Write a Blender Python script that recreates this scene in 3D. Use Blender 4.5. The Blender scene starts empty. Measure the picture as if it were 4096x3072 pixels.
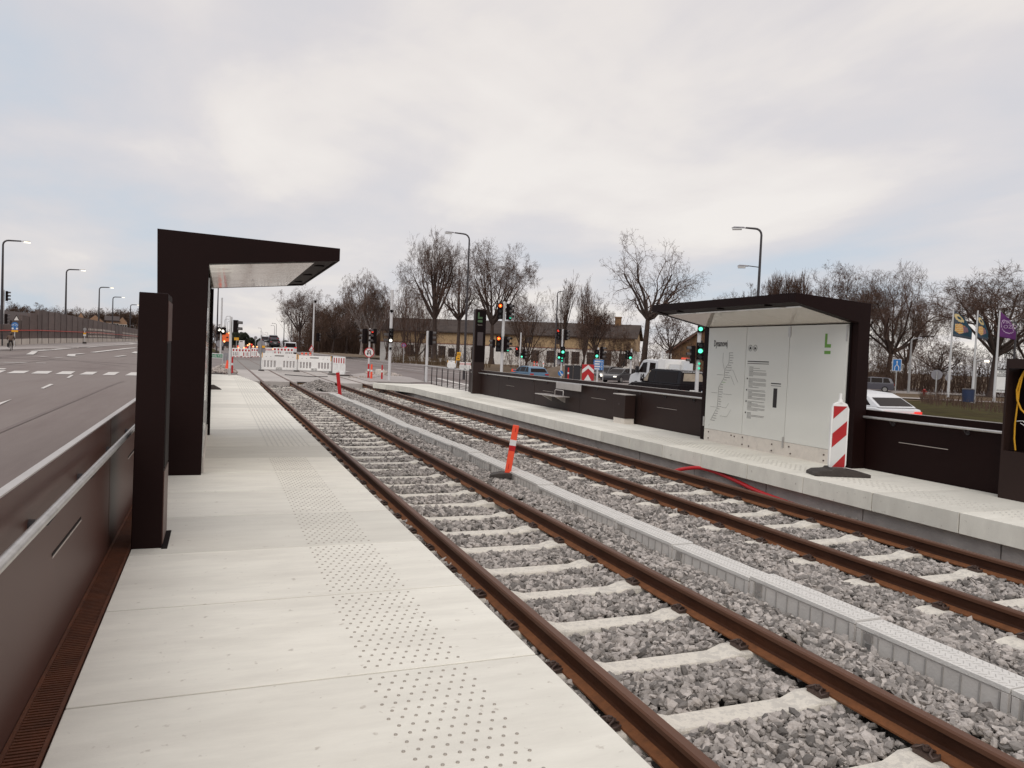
import bpy, bmesh, math, random
import numpy as np
from mathutils import Vector, Matrix
random.seed(7); rng = np.random.default_rng(7)
PI = math.pi
SC = bpy.context.scene
C = SC.collection

# ---------------------------------------------------------------- camera model
# eye 1.62 m above the platform (platform top is z = 0); +y runs along the tracks
FPX = 3000.0; EYE = 1.62; ROLL = math.atan(.043)
def _der(u, v):
    x, y = u - 2048, v - 1536; c, s = math.cos(ROLL), math.sin(ROLL)
    return x*c + y*s, -x*s + y*c
_x0, _y0 = _der(868, 1372)
PITCH = math.atan2(-_y0, FPX)
def _ray0(u, v):
    x, y = _der(u, v)
    return x, FPX*math.cos(PITCH) - y*math.sin(PITCH), -FPX*math.sin(PITCH) - y*math.cos(PITCH)
_d = _ray0(868, 1372); YAW = math.atan2(-_d[0], _d[1])
def ray(u, v):
    x, y, z = _ray0(u, v); c, s = math.cos(YAW), math.sin(YAW)
    return Vector((x*c + y*s, -x*s + y*c, z))
def at(u, v, z):                      # point of the horizontal plane z
    d = ray(u, v); t = (z - EYE)/d.z
    return Vector((d.x*t, d.y*t, z))
def place(u, v, dist):                # point at a horizontal distance
    d = ray(u, v); t = dist/math.hypot(d.x, d.y)
    return Vector((d.x*t, d.y*t, EYE + d.z*t))
def ppm(x, y):                        # photo pixels per metre there
    return FPX/(x*math.sin(YAW) + y*math.cos(YAW))
cd = bpy.data.cameras.new('camera'); cam = bpy.data.objects.new('camera', cd); C.objects.link(cam)
cd.sensor_width = 36; cd.lens = 36*FPX/4096; cd.clip_start = .05; cd.clip_end = 6000
cam.matrix_world = Matrix.Translation((0, 0, EYE)) @ Matrix.Rotation(-YAW, 4, 'Z') @ Matrix.Rotation(PI/2 - PITCH, 4, 'X') @ Matrix.Rotation(ROLL, 4, 'Z')
SC.camera = cam

# ---------------------------------------------------------------- materials
M = {}
def P(name, col, rough=.6, metal=0, var=.15, vs=4., bump=0, bs=60., spec=.5, emit=None, es=1, tone=False, dirt=0, dcol=(.12,.08,.05), ds=1.2, dlo=.5, dhi=.75, speck=0, alpha=None, stretch=None):
    m = bpy.data.materials.new(name); m.use_nodes = True; M[name] = m
    n = m.node_tree.nodes; l = m.node_tree.links; b = n['Principled BSDF']
    b.inputs['Roughness'].default_value = rough; b.inputs['Metallic'].default_value = metal
    b.inputs['Specular IOR Level'].default_value = spec
    if emit:
        b.inputs['Base Color'].default_value = (*[c*.3 for c in emit], 1)
        b.inputs['Emission Color'].default_value = (*emit, 1); b.inputs['Emission Strength'].default_value = es
        return m
    tc = n.new('ShaderNodeTexCoord'); mp = n.new('ShaderNodeMapping'); l.new(tc.outputs['Object'], mp.inputs[0])
    if stretch: mp.inputs['Scale'].default_value = stretch
    nz = n.new('ShaderNodeTexNoise'); nz.inputs['Scale'].default_value = vs; nz.inputs['Detail'].default_value = 6; nz.inputs['Roughness'].default_value = .65
    l.new(mp.outputs[0], nz.inputs['Vector'])
    mr = n.new('ShaderNodeMapRange'); mr.inputs[1].default_value = .25; mr.inputs[2].default_value = .75
    mr.inputs[3].default_value = 1 - var; mr.inputs[4].default_value = 1 + var; l.new(nz.outputs['Fac'], mr.inputs[0])
    mul = n.new('ShaderNodeVectorMath'); mul.operation = 'SCALE'; mul.inputs[0].default_value = col; l.new(mr.outputs[0], mul.inputs['Scale'])
    out = mul.outputs[0]
    if tone:
        at_ = n.new('ShaderNodeAttribute'); at_.attribute_name = 'tone'
        m2 = n.new('ShaderNodeVectorMath'); m2.operation = 'SCALE'; l.new(out, m2.inputs[0]); l.new(at_.outputs['Fac'], m2.inputs['Scale']); out = m2.outputs[0]
    if dirt:
        n2 = n.new('ShaderNodeTexNoise'); n2.inputs['Scale'].default_value = ds; n2.inputs['Detail'].default_value = 8; n2.inputs['Roughness'].default_value = .7
        l.new(mp.outputs[0], n2.inputs['Vector'])
        r2 = n.new('ShaderNodeMapRange'); r2.inputs[1].default_value = dlo; r2.inputs[2].default_value = dhi; r2.inputs[4].default_value = dirt; l.new(n2.outputs['Fac'], r2.inputs[0])
        mx = n.new('ShaderNodeMix'); mx.data_type = 'RGBA'; l.new(r2.outputs[0], mx.inputs[0]); l.new(out, mx.inputs[6]); mx.inputs[7].default_value = (*dcol, 1); out = mx.outputs[2]
    if speck:
        n4 = n.new('ShaderNodeTexNoise'); n4.inputs['Scale'].default_value = 16; n4.inputs['Detail'].default_value = 3; l.new(tc.outputs['Object'], n4.inputs['Vector'])
        r4 = n.new('ShaderNodeMapRange'); r4.inputs[1].default_value = .665; r4.inputs[2].default_value = .74; r4.inputs[4].default_value = speck; l.new(n4.outputs['Fac'], r4.inputs[0])
        m4 = n.new('ShaderNodeMix'); m4.data_type = 'RGBA'; l.new(r4.outputs[0], m4.inputs[0]); l.new(out, m4.inputs[6]); m4.inputs[7].default_value = (.30,.24,.19, 1); out = m4.outputs[2]
    l.new(out, b.inputs['Base Color'])
    if bump:
        n3 = n.new('ShaderNodeTexNoise'); n3.inputs['Scale'].default_value = bs; n3.inputs['Detail'].default_value = 5; l.new(mp.outputs[0], n3.inputs['Vector'])
        bp = n.new('ShaderNodeBump'); bp.inputs['Strength'].default_value = bump; bp.inputs['Distance'].default_value = .02
        l.new(n3.outputs['Fac'], bp.inputs['Height']); l.new(bp.outputs[0], b.inputs['Normal'])
    if alpha is not None: b.inputs['Alpha'].default_value = alpha
    return m
P('concrete_slab', (.74,.708,.628), .75, var=.07, vs=2.2, bump=.12, bs=90, tone=True, dirt=.42, dcol=(.50,.465,.41), ds=1.3, stretch=(.6,2.2,1), dlo=.42, dhi=.70, speck=.45)
P('concrete_light', (.66,.60,.535), .8, var=.10, vs=5, bump=.2, bs=60, tone=True, dirt=.35, dcol=(.33,.29,.26), ds=7)
P('sleeper_concrete', (.68,.63,.55), .85, var=.06, vs=6, bump=.35, bs=45, tone=True, dirt=.55, dcol=(.47,.44,.40), ds=16, dlo=.50, dhi=.56)
P('concrete_grey', (.40,.355,.33), .85, var=.18, vs=3, bump=.25, bs=40, tone=True, dirt=.4, dcol=(.2,.17,.16), ds=2)
P('stud_metal', (.36,.32,.275), .5, metal=.2, var=.1)
P('rib_groove', (.585,.56,.50), .7, var=.1)
P('stone', (.32,.288,.264), .85, var=.22, vs=30, bump=.3, bs=90, tone=True)
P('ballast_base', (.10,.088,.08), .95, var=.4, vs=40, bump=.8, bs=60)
P('asphalt_left', (.215,.175,.157), .85, var=.14, vs=.35, bump=.25, bs=70, dirt=.75, dcol=(.145,.108,.096), ds=.35, stretch=(1,.10,1), dlo=.45, dhi=.65)
P('asphalt_patch', (.165,.128,.115), .8, var=.15, vs=2, bump=.2, bs=60)
P('asphalt', (.205,.170,.158), .85, var=.2, vs=.25, bump=.25, bs=70, dirt=.55, dcol=(.13,.11,.105), ds=.2)
P('pavement', (.36,.32,.30), .85, var=.12, vs=.8, bump=.2, bs=30)
P('crossing_slab', (.44,.40,.37), .85, var=.12, vs=1, bump=.2, bs=30, tone=True, dirt=.4, dcol=(.24,.21,.19), ds=.8)
P('road_paint', (.62,.58,.54), .7, var=.12, vs=3, dirt=.45, dcol=(.3,.26,.25), ds=1.5)
P('kerb_stone', (.40,.36,.34), .85, var=.15, vs=2)
P('grass', (.052,.042,.012), .95, var=.5, vs=1.2, bump=.9, bs=6, dirt=.9, dcol=(.040,.020,.010), ds=.45, spec=.1)
P('dry_grass', (.115,.070,.034), .95, var=.5, vs=1.5, bump=.9, bs=6, dirt=.6, dcol=(.07,.06,.025), ds=.6)
P('earth', (.14,.10,.07), .95, var=.3, vs=1, bump=.7, bs=8)
P('dark_panel', (.0115,.0038,.0032), .55, var=.12, vs=1.5, spec=.12)
P('wall_panel', (.027,.0145,.012), .5, var=.14, vs=1.1, spec=.2)
P('wall_panel_left', (.082,.036,.027), .42, var=.10, vs=1.1, spec=.3)  # lighter copy of wall_panel, the sky sheen is put into its base colour
P('black_frame', (.007,.003,.003), .6, var=.1, spec=.1)
P('slot_light', (.42,.36,.32), .5, var=.1)
P('galvanised', (.55,.53,.51), .38, metal=.75, var=.18, vs=14, bump=.05, dirt=.25, dcol=(.3,.27,.25), ds=9)
P('satin_alu', (.50,.46,.43), .42, metal=.45, var=.10, vs=5)
P('pole_white', (.58,.565,.56), .5, var=.06, vs=3, dirt=.12, dcol=(.4,.36,.33), ds=4)
P('pole_grey', (.30,.285,.28), .5, var=.08)
P('pole_dark', (.035,.028,.03), .45, var=.1)
P('rust_rail', (.046,.015,.006), .68, var=.35, vs=6, bump=.15, bs=70, spec=.25, stretch=(1,.3,1), dirt=.45, dcol=(.13,.05,.022), ds=2.5)
P('rust_head', (.120,.050,.026), .5, var=.18, vs=4, metal=.25, spec=.5, stretch=(1,.12,1))
P('rust_foot', (.17,.060,.018), .8, var=.35, vs=12, bump=.2, bs=80)
P('rust_grate', (.095,.026,.007), .7, var=.4, vs=6, bump=.2, bs=60, dirt=.5, dcol=(.15,.048,.012), ds=4)
P('clip_steel', (.085,.055,.045), .5, metal=.3, var=.3, vs=30)
P('clip_rust', (.17,.075,.04), .6, var=.3, vs=30)
P('trough_side', (.60,.565,.53), .8, var=.12, vs=4, bump=.15, bs=50, tone=True, dirt=.35, dcol=(.26,.24,.225), ds=3)
P('trough_top', (.66,.635,.60), .75, var=.09, vs=7, bump=.25, bs=60, tone=True, dirt=.3, dcol=(.36,.34,.33), ds=5)
P('glass_white', (.72,.71,.66), .10, var=.02, vs=1, spec=.6)
P('ceiling_panel', (.84,.78,.70), .07, var=.03, metal=.35, bump=.25, bs=1.3, spec=.6)
P('print_black', (.02,.015,.015), .6, var=0)
P('print_grey', (.16,.14,.13), .6, var=0)
P('logo_green', (.15,.34,.055), .5, var=.03)
P('logo_green_dim', (.05,.10,.04), .4, var=.03)
P('screen_dim', (.05,.035,.035), .2, var=.1, spec=.6)
P('red_paint', (.47,.006,.008), .5, var=.12, vs=5)
P('red_film', (.42,.012,.015), .4, var=.1)
P('white_film', (.70,.69,.67), .45, var=.06, dirt=.15, dcol=(.45,.42,.4), ds=8)
P('orange_plastic', (.88,.085,.030), .55, var=.08, vs=8)
P('rubber', (.048,.038,.033), .75, var=.3, vs=12, bump=.3, bs=40)
P('sticker_white', (.72,.66,.62), .6, var=.1)
P('hose_red', (.46,.010,.014), .4, var=.1, vs=10)
P('white_plastic', (.86,.84,.81), .5, var=.08, vs=2, dirt=.2, dcol=(.5,.46,.42), ds=3)
P('yellow_sign', (.75,.36,.012), .5, var=.05)
P('sign_blue', (.02,.15,.42), .4, var=.05)
P('sign_green', (.03,.20,.10), .4, var=.06)
P('sign_back', (.26,.245,.26), .55, var=.08)
P('signal_black', (.009,.005,.005), .6, var=.1, spec=.1)
P('visor_grey', (.07,.06,.058), .5, var=.1)
P('lens_off', (.02,.015,.012), .25, var=.2)
P('brick_yellow', (.43,.295,.165), .9, var=.14, vs=1.2, bump=.2, bs=12, dirt=.3, dcol=(.26,.19,.12), ds=.7)
P('white_wall', (.72,.68,.64), .9, var=.16, vs=.6, bump=.1, dirt=.45, dcol=(.25,.22,.19), ds=1.4)
P('brick_brown', (.19,.105,.05), .9, var=.28, vs=2, bump=.3, bs=10, dirt=.4, dcol=(.12,.075,.04), ds=.8)
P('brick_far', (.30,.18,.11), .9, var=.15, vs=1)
P('roof_grey', (.042,.027,.021), .85, var=.35, vs=1, bump=.4, bs=4, dirt=.5, dcol=(.11,.09,.075), ds=.4)
P('roof_brown', (.115,.082,.065), .85, var=.3, vs=1, bump=.4, bs=4, dirt=.4, dcol=(.07,.05,.042), ds=.6)
P('roof_dark', (.055,.038,.034), .85, var=.2, vs=.4)
P('roof_trim', (.19,.075,.05), .7, var=.1)
P('window_dark', (.022,.016,.014), .15, var=.3, spec=.6)
P('window_frame', (.10,.07,.06), .7, var=.1)
P('noise_panel', (.120,.088,.078), .8, var=.22, vs=.35, bump=.5, bs=1.2, tone=True, stretch=(1,1,5), dirt=.35, dcol=(.155,.125,.118), ds=.25)
P('noise_base', (.55,.49,.43), .85, var=.15, vs=1, tone=True)
P('post_brown', (.16,.125,.115), .7, var=.1)
P('noise_rail', (.50,.055,.035), .6, var=.1)
P('bark', (.052,.033,.026), .95, var=.35, vs=3, bump=.6, bs=14)
P('twig', (.105,.060,.043), .95, var=.25, vs=2)
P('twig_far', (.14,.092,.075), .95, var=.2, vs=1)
P('bark_birch', (.24,.20,.18), .9, var=.5, vs=2)
P('thicket', (.105,.060,.040), .95, var=.4, vs=.5)
P('evergreen', (.038,.042,.024), .95, var=.4, vs=1.5)
P('car_blue', (.085,.165,.25), .25, var=.03, spec=.6)
P('car_black', (.009,.006,.007), .25, var=.03, spec=.15)
P('car_dark', (.045,.042,.045), .25, var=.03, spec=.6)
P('car_grey', (.075,.070,.085), .25, var=.03, spec=.6)
P('car_white', (.66,.655,.66), .25, var=.02, spec=.6)
P('car_glass', (.014,.009,.008), .12, var=.1, spec=.08)
P('glass_light', (.34,.28,.21), .1, var=.4, vs=2, spec=.3)  # tan base colour paints in the light showing through the pickup's front window
P('tyre', (.012,.011,.011), .8, var=.2)
P('rim', (.35,.34,.33), .35, metal=.7, var=.05)
P('chrome', (.5,.48,.47), .25, metal=.9, var=.05)
P('tail_red', (.6,.02,.02), .3, emit=(1,.05,.04), es=.75)
P('head_white', (1,1,1), .3, emit=(1,.93,.8), es=2.5)
P('orange_truck', (.85,.15,.035), .5, var=.08)
P('lamp_on', (1,1,1), emit=(1,.90,.70), es=2.2)
P('lit_red', (1,1,1), emit=(1,.10,.015), es=2.4)
P('lit_core', (1,1,1), emit=(1,.62,.08), es=1.6)
P('lit_red_dim', (1,1,1), emit=(1,.06,.03), es=1.1)
P('lit_green', (1,1,1), emit=(.12,1,.55), es=1.9)
P('lit_green_dim', (1,1,1), emit=(.06,.75,.45), es=.9)
P('lit_white', (1,1,1), emit=(1,.93,.80), es=2.2)
P('lit_amber', (1,1,1), emit=(1,.45,.18), es=2.2)
P('bin_blue', (.018,.030,.075), .5, var=.1)
P('flag_teal', (.018,.055,.085), .8, var=.2, vs=3)
P('flag_grey', (.06,.07,.09), .8, var=.1)
P('flag_orange', (.62,.25,.04), .8, var=.15)
P('flag_cream', (.62,.48,.24), .8, var=.1)
P('flag_mauve', (.22,.12,.15), .8, var=.3, vs=20)
P('flag_purple', (.115,.022,.135), .8, var=.25, vs=3)
P('flag_pale', (.45,.33,.45), .8, var=.05)
P('cable_yellow', (.62,.31,.01), .5, var=.1)
P('skin', (.42,.22,.15), .6, var=.05)
P('coat_brown', (.115,.075,.055), .9, var=.2, vs=8)
P('trousers_dark', (.02,.016,.016), .9, var=.1)
P('hydrant_red', (.30,.02,.02), .5, var=.1)
P('rubble', (.42,.36,.32), .9, var=.2, vs=8, bump=.4, bs=30, tone=True)
P('tarp_black', (.010,.007,.007), .6, var=.2)
P('cabinet_dark', (.018,.016,.018), .5, var=.1)

# ---------------------------------------------------------------- mesh builder
class MB:
    def __init__(s): s.v=[]; s.f=[]; s.m=[]; s.t=[]; s.sm=[]
    def add(s, vs, fs, m=0, t=1., sm=False):
        o=len(s.v); s.v+= [tuple(v) for v in vs]
        for f in fs: s.f.append(tuple(o+i for i in f)); s.m.append(m); s.t.append(t); s.sm.append(sm)
        return s
    def box(s, c, d, m=0, t=1., rz=0, taper=(1,1)):
        cx,cy,cz=c; hx,hy,hz=d[0]/2,d[1]/2,d[2]/2; co,si=math.cos(rz),math.sin(rz); vs=[]
        for k in (-1,1):
            tx,ty=(taper if k==1 else (1,1))
            for sx,sy in ((-1,-1),(1,-1),(1,1),(-1,1)):
                x,y=sx*hx*tx,sy*hy*ty; vs.append((cx+x*co-y*si,cy+x*si+y*co,cz+k*hz))
        return s.add(vs,[(3,2,1,0),(4,5,6,7),(0,1,5,4),(1,2,6,5),(2,3,7,6),(3,0,4,7)],m,t)
    def b2(s, a, b, m=0, t=1.):
        return s.box([(a[i]+b[i])/2 for i in range(3)],[abs(b[i]-a[i]) for i in range(3)],m,t)
    def tube(s, pts, r, n=8, m=0, cap=True, t=1.):
        pts=[Vector(p) for p in pts]; k=len(pts); rs=r if hasattr(r,'__len__') else [r]*k
        vs=[]; fs=[]; up=None
        for i,p in enumerate(pts):
            d=(pts[min(i+1,k-1)]-pts[max(i-1,0)]).normalized()
            if up is None: up=Vector((0,0,1)) if abs(d.z)<.9 else Vector((1,0,0))
            a=d.cross(up)
            if a.length<1e-6: a=d.orthogonal()
            a.normalize(); b=d.cross(a).normalized(); up=-b if False else up
            for j in range(n):
                th=2*PI*j/n; vs.append(p+a*math.cos(th)*rs[i]+b*math.sin(th)*rs[i])
        for i in range(k-1):
            for j in range(n): fs.append((i*n+j,i*n+(j+1)%n,(i+1)*n+(j+1)%n,(i+1)*n+j))
        s.add(vs,fs,m,t,True)
        if cap: s.add(vs[:n],[tuple(range(n))[::-1]],m,t); s.add(vs[-n:],[tuple(range(n))],m,t)
        return s
    def cyl(s, p0, p1, r0, r1=None, n=12, m=0, t=1.):
        return s.tube([p0,p1],[r0,r0 if r1 is None else r1],n,m,True,t)
    def prism(s, poly, a, b, axis='y', m=0, t=1.):      # polygon in the other two axes, extruded from a to b
        k=len(poly)
        def q(p,w):
            return {'y':(p[0],w,p[1]),'x':(w,p[0],p[1]),'z':(p[0],p[1],w)}[axis]
        vs=[q(p,a) for p in poly]+[q(p,b) for p in poly]
        fs=[tuple(range(k)),tuple(range(k,2*k))[::-1]]+[(i,i+k,(i+1)%k+k,(i+1)%k) for i in range(k)]
        return s.add(vs,fs,m,t)
    def disc(s, c, r, nrm=(0,-1,0), n=24, th=.0, m=0):
        c=Vector(c); d=Vector(nrm).normalized()
        return s.cyl(c-d*th/2,c+d*th/2,r,r,n,m)
    def text(s, txt, size, loc, rot=(PI/2,0,0), m=0, ext=.002, align='LEFT', sx=1., off=0):
        cu=bpy.data.curves.new('t','FONT'); cu.body=txt; cu.size=size; cu.extrude=ext; cu.align_x=align; cu.resolution_u=2; cu.offset=off
        o=bpy.data.objects.new('t',cu); C.objects.link(o); bpy.context.view_layer.update()
        me=bpy.data.meshes.new_from_object(o.evaluated_get(bpy.context.evaluated_depsgraph_get()))
        from mathutils import Euler
        R=Matrix.Translation(loc)@Euler(rot).to_matrix().to_4x4()@Matrix.Diagonal((sx,1,1,1))
        s.add([R@v.co for v in me.vertices],[tuple(p.vertices) for p in me.polygons],m)
        bpy.data.objects.remove(o); bpy.data.curves.remove(cu); bpy.data.meshes.remove(me); return s
    def mesh(s, name, mats):
        me=bpy.data.meshes.new(name); me.from_pydata(s.v,[],s.f)
        for m in (mats if isinstance(mats,(list,tuple)) else [mats]): me.materials.append(M[m])
        me.polygons.foreach_set('material_index',s.m); me.polygons.foreach_set('use_smooth',s.sm)
        a=me.attributes.new('tone','FLOAT','FACE'); a.data.foreach_set('value',[float(x) for x in s.t])
        me.validate(); me.update()
        bm=bmesh.new(); bm.from_mesh(me); bmesh.ops.recalc_face_normals(bm,faces=bm.faces); bm.to_mesh(me); bm.free()
        return me
    def build(s, name, mats, parent=None, bevel=0, loc=None, rz=0):
        o=bpy.data.objects.new(name,s.mesh(name,mats)); C.objects.link(o)
        if parent: o.parent=parent
        if loc is not None: o.location=loc
        if rz: o.rotation_euler.z=rz
        if bevel:
            b=o.modifiers.new('bevel','BEVEL'); b.width=bevel; b.segments=2; b.limit_method='ANGLE'; b.angle_limit=.6
            w=o.modifiers.new('wn','WEIGHTED_NORMAL')
        return o
def tag(o, label=None, cat=None, group=None, kind=None):
    for k,v in (('label',label),('category',cat),('group',group),('kind',kind)):
        if v: o[k]=v
    return o
def empty(name, label, cat, loc=(0,0,0), rz=0, group=None):
    o=bpy.data.objects.new(name,None); C.objects.link(o); o.location=loc; o.rotation_euler.z=rz; o.empty_display_size=.2
    return tag(o,label,cat,group)
def struct(o): return tag(o,kind='structure')
def dup(root, loc=None, rz=None, label=None):
    r=root.copy(); C.objects.link(r)
    if loc is not None: r.location=loc
    if rz is not None: r.rotation_euler.z=rz
    if label: r['label']=label
    for ch in list(root.children):
        c=ch.copy(); C.objects.link(c); c.parent=r
        for g in ch.children: d=g.copy(); C.objects.link(d); d.parent=c
    return r
def facing(p): return math.atan2(p[1],p[0])-PI/2      # local -y looks back at the platform end where one stands

# ---------------------------------------------------------------- ground heights
def smooth(a,b,x): t=min(1,max(0,(x-a)/(b-a))); return t*t*(3-2*t)
def lin(x,pts):
    for (a,za),(b,zb) in zip(pts,pts[1:]):
        if x<=b: return za+(zb-za)*max(0,(x-a))/(b-a)
    return pts[-1][1]
RAIL=-.28
def Z(x,y):
    if x<1.2: b=lin(x,[(-9,0),(1.2,RAIL)])*(smooth(28,42,y) if x<-.84 else 1)
    else:
        b=lin(x,[(8.6,RAIL),(12,-.6)])
        k=smooth(85,130,y)
        b+=lin(x,[(30,0),(45,.35),(60,.4),(400,.6)])*k
    rise=lin(y,[(80,0),(115,.5),(165,.85),(220,1.05),(400,1.25),(5000,1.3)])
    return b+rise*smooth(-3,-16,x)
def sheet(name, xs, ys, mat, dz=0, zf=Z):
    b=MB(); nx,ny=len(xs),len(ys)
    vs=[(x,y,zf(x,y)+dz) for y in ys for x in xs]
    fs=[(j*nx+i,j*nx+i+1,(j+1)*nx+i+1,(j+1)*nx+i) for j in range(ny-1) for i in range(nx-1)]
    b.add(vs,fs); return b.build(name,mat)
def rng_lin(a,b,n): return [a+(b-a)*i/n for i in range(n+1)]
# ================================================================ the setting
def zb(x,y): return -.85 if (-.85<x<10.21 and y<41.56) else Z(x,y)-.06
struct(sheet('ground',[-1500,-300,-90,-40,-25,-16,-12,-9,-6,-3,-.86,-.84,1.2,4,8.6,10.2,10.22,12,20,26,30,34,38,45,60,150,1500],
      [-80,-20,0,10,20,28,32,36,41.4,41.55,41.57,50,60,70,80,100,115,140,165,220,300,400,1000,4500],'dry_grass',0,zb))
struct(sheet('left_road',[-110,-80,-60,-50,-40,-32,-25,-20,-18,-16,-14.5,-13,-11.5,-10,-9,-8,-7,-6,-5,-4,-3,-2,-.835],[-60,0,10,20,28,30,32,34,36,38,41.42,50,60,70,80,87,95,105,115,127,140,152,165,190,220,260,300,400],'asphalt_left',-.004))
struct(sheet('middle_road',[-.835,1.2,8.6,10.2],[41.6,50,60,80,115,165,220,400],'asphalt',-.008))
struct(sheet('right_road',[10.2,12,20,25.2,29.8],[-60,0,20,41.42,50,60,70,80,100,115,165,220,400],'asphalt',-.004))
b=MB(); b.add([at(u,v,-.6)+Vector((0,0,.012)) for u,v in ((2200,1545),(2150,1482),(2300,1487),(3000,1530),(3500,1545),(4300,1585),(4300,1600),(3560,1569),(2900,1570))],[tuple(range(9))]); struct(b.build('side_road','asphalt'))
# verge on the right and grass beyond the kerb
struct(sheet('right_verge',[25.2,29.8,40,60,120],[-60,0,20,30,43.9],'grass',.02))
b=MB()
for (x,y0,y1) in ((29.8,66,400),):
    ys=rng_lin(y0,y1,30)
    for a,c in zip(ys,ys[1:]): b.b2((x-.15,a,Z(x,a)-.2),(x+.15,c,Z(x,a)+.13))
struct(b.build('kerb_line','kerb_stone'))
struct(sheet('far_path',[30.2,32.4],[66,100,165,250,400],'pavement',.05))
struct(sheet('near_path',[25.3,40,60,110],[17,17.8] ,'pavement',.04, lambda x,y:Z(x,y)+0*x)) if False else None
# footpath and kerb lines seen over the low wall at the right edge
def strip(name, p, q, w, mat, dz, h=0):
    p=Vector(p); q=Vector(q); d=(q-p); n=Vector((-d.y,d.x,0)).normalized()*w/2
    b=MB(); vs=[(p-n).to_tuple()[:2],(p+n).to_tuple()[:2],(q+n).to_tuple()[:2],(q-n).to_tuple()[:2]]
    zs=[Z(v[0],v[1])+dz for v in vs]
    if h: b.add([(v[0],v[1],z-.2) for v,z in zip(vs,zs)]+[(v[0],v[1],z+h) for v,z in zip(vs,zs)],[(3,2,1,0),(4,5,6,7),(0,1,5,4),(1,2,6,5),(2,3,7,6),(3,0,4,7)])
    else: b.add([(v[0],v[1],z) for v,z in zip(vs,zs)],[(0,1,2,3)])
    return struct(b.build(name,mat))
a_=at(3300,1559,-.6); c_=at(4150,1592,-.6); strip('far_kerb',a_,c_,.7,'kerb_stone',.03,.12)
a_=at(3560,1590,-.6); c_=at(4150,1618,-.6); strip('near_path',a_,c_,2.6,'pavement',.05)
# ---- left far pavement in front of the noise wall
Q=[place(-60,1386,92),place(145,1377,103),place(400,1369,150),place(544,1366.5,262)]
_e=Q[0]-(Q[1]-Q[0])*2; _e.z=Z(_e.x,_e.y)+.12; Q.insert(0,_e)
b=MB()
for p,q in zip(Q,Q[1:]):
    d=Vector((q.x-p.x,q.y-p.y,0)).normalized(); n=Vector((d.y,-d.x,0))*4
    b.add([(p.x,p.y,p.z-.35),(p.x,p.y,p.z+.03),(q.x,q.y,q.z+.03),(q.x,q.y,q.z-.35),(p.x+n.x,p.y+n.y,Z(p.x+n.x,p.y+n.y)+.10),(q.x+n.x,q.y+n.y,Z(q.x+n.x,q.y+n.y)+.10),(p.x+n.x,p.y+n.y,Z(p.x+n.x,p.y+n.y)-1.3),(q.x+n.x,q.y+n.y,Z(q.x+n.x,q.y+n.y)-1.3)],[(1,2,5,4),(4,5,7,6)])
struct(b.build('left_pavement','pavement'))
b=MB()
for p,q in zip(Q,Q[1:]):
    d=Vector((q.x-p.x,q.y-p.y,0)).normalized(); n=Vector((d.y,-d.x,0))
    for i in range(12):
        A=p.lerp(q,i/12)+n*4; E_=p.lerp(q,(i+1)/12)+n*4; za,ze=Z(A.x,A.y),Z(E_.x,E_.y)
        b.add([(A.x,A.y,za-1),(E_.x,E_.y,ze-1),(E_.x,E_.y,ze+.14),(A.x,A.y,za+.14),(A.x+n.x*.3,A.y+n.y*.3,za-1),(E_.x+n.x*.3,E_.y+n.y*.3,ze-1),(E_.x+n.x*.3,E_.y+n.y*.3,ze+.13),(A.x+n.x*.3,A.y+n.y*.3,za+.13)],[(0,1,2,3),(4,5,6,7),(3,2,6,7),(0,3,7,4),(1,2,6,5)])
struct(b.build('left_kerb','kerb_stone'))
# ---- road markings: thin sheets 4 mm above the asphalt
mk=MB()
def at0(u,v,z):                       # point of the rising road itself
    for _ in range(25):
        p=at(u,v,z); z=.5*z+.5*Z(p.x,p.y)
    return at(u,v,z)
def quad(p4, t=1.):
    mk.add([(p[0],p[1],Z(p[0],p[1])+(.012 if p[1]<60 else .045)) for p in p4],[(0,1,2,3)],0,t)
def mline(p,q,w,n=1):
    p=Vector((p[0],p[1])); q=Vector((q[0],q[1]))
    for i in range(n):
        a=p+(q-p)*i/n; c=p+(q-p)*(i+1)/n; d=(c-a).normalized(); nn=Vector((-d.y,d.x))*w/2
        quad([a-nn,a+nn,c+nn,c-nn])
# zebra blocks of the left road, dashes in front of it
zz=[((25,1494),(58,1484),(119,1484),(95,1494)),((123,1495),(150,1485),(211,1485),(190,1496)),((221,1497),(250,1486),(302,1486),(282,1498)),((316,1499),(345,1488),(391,1488),(370,1499)),((409,1501),(435,1489),(480,1489),(457,1501)),((500,1502),(525,1490),(572,1490),(550,1503)),((-60,1493),(-30,1482),(26,1482),(0,1492))]
for z_ in zz: quad([at0(u,v,0) for u,v in z_])
for z_ in [((266,1512),(283,1501),(295,1501),(276,1513)),((162,1554),(200,1537),(215,1538),(174,1556)),((-40,1632),(0,1612),(48,1598),(-20,1630)),((-200,1720),(-120,1690),(-80,1694),(-160,1724))]: quad([at0(u,v,0) for u,v in z_])
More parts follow.
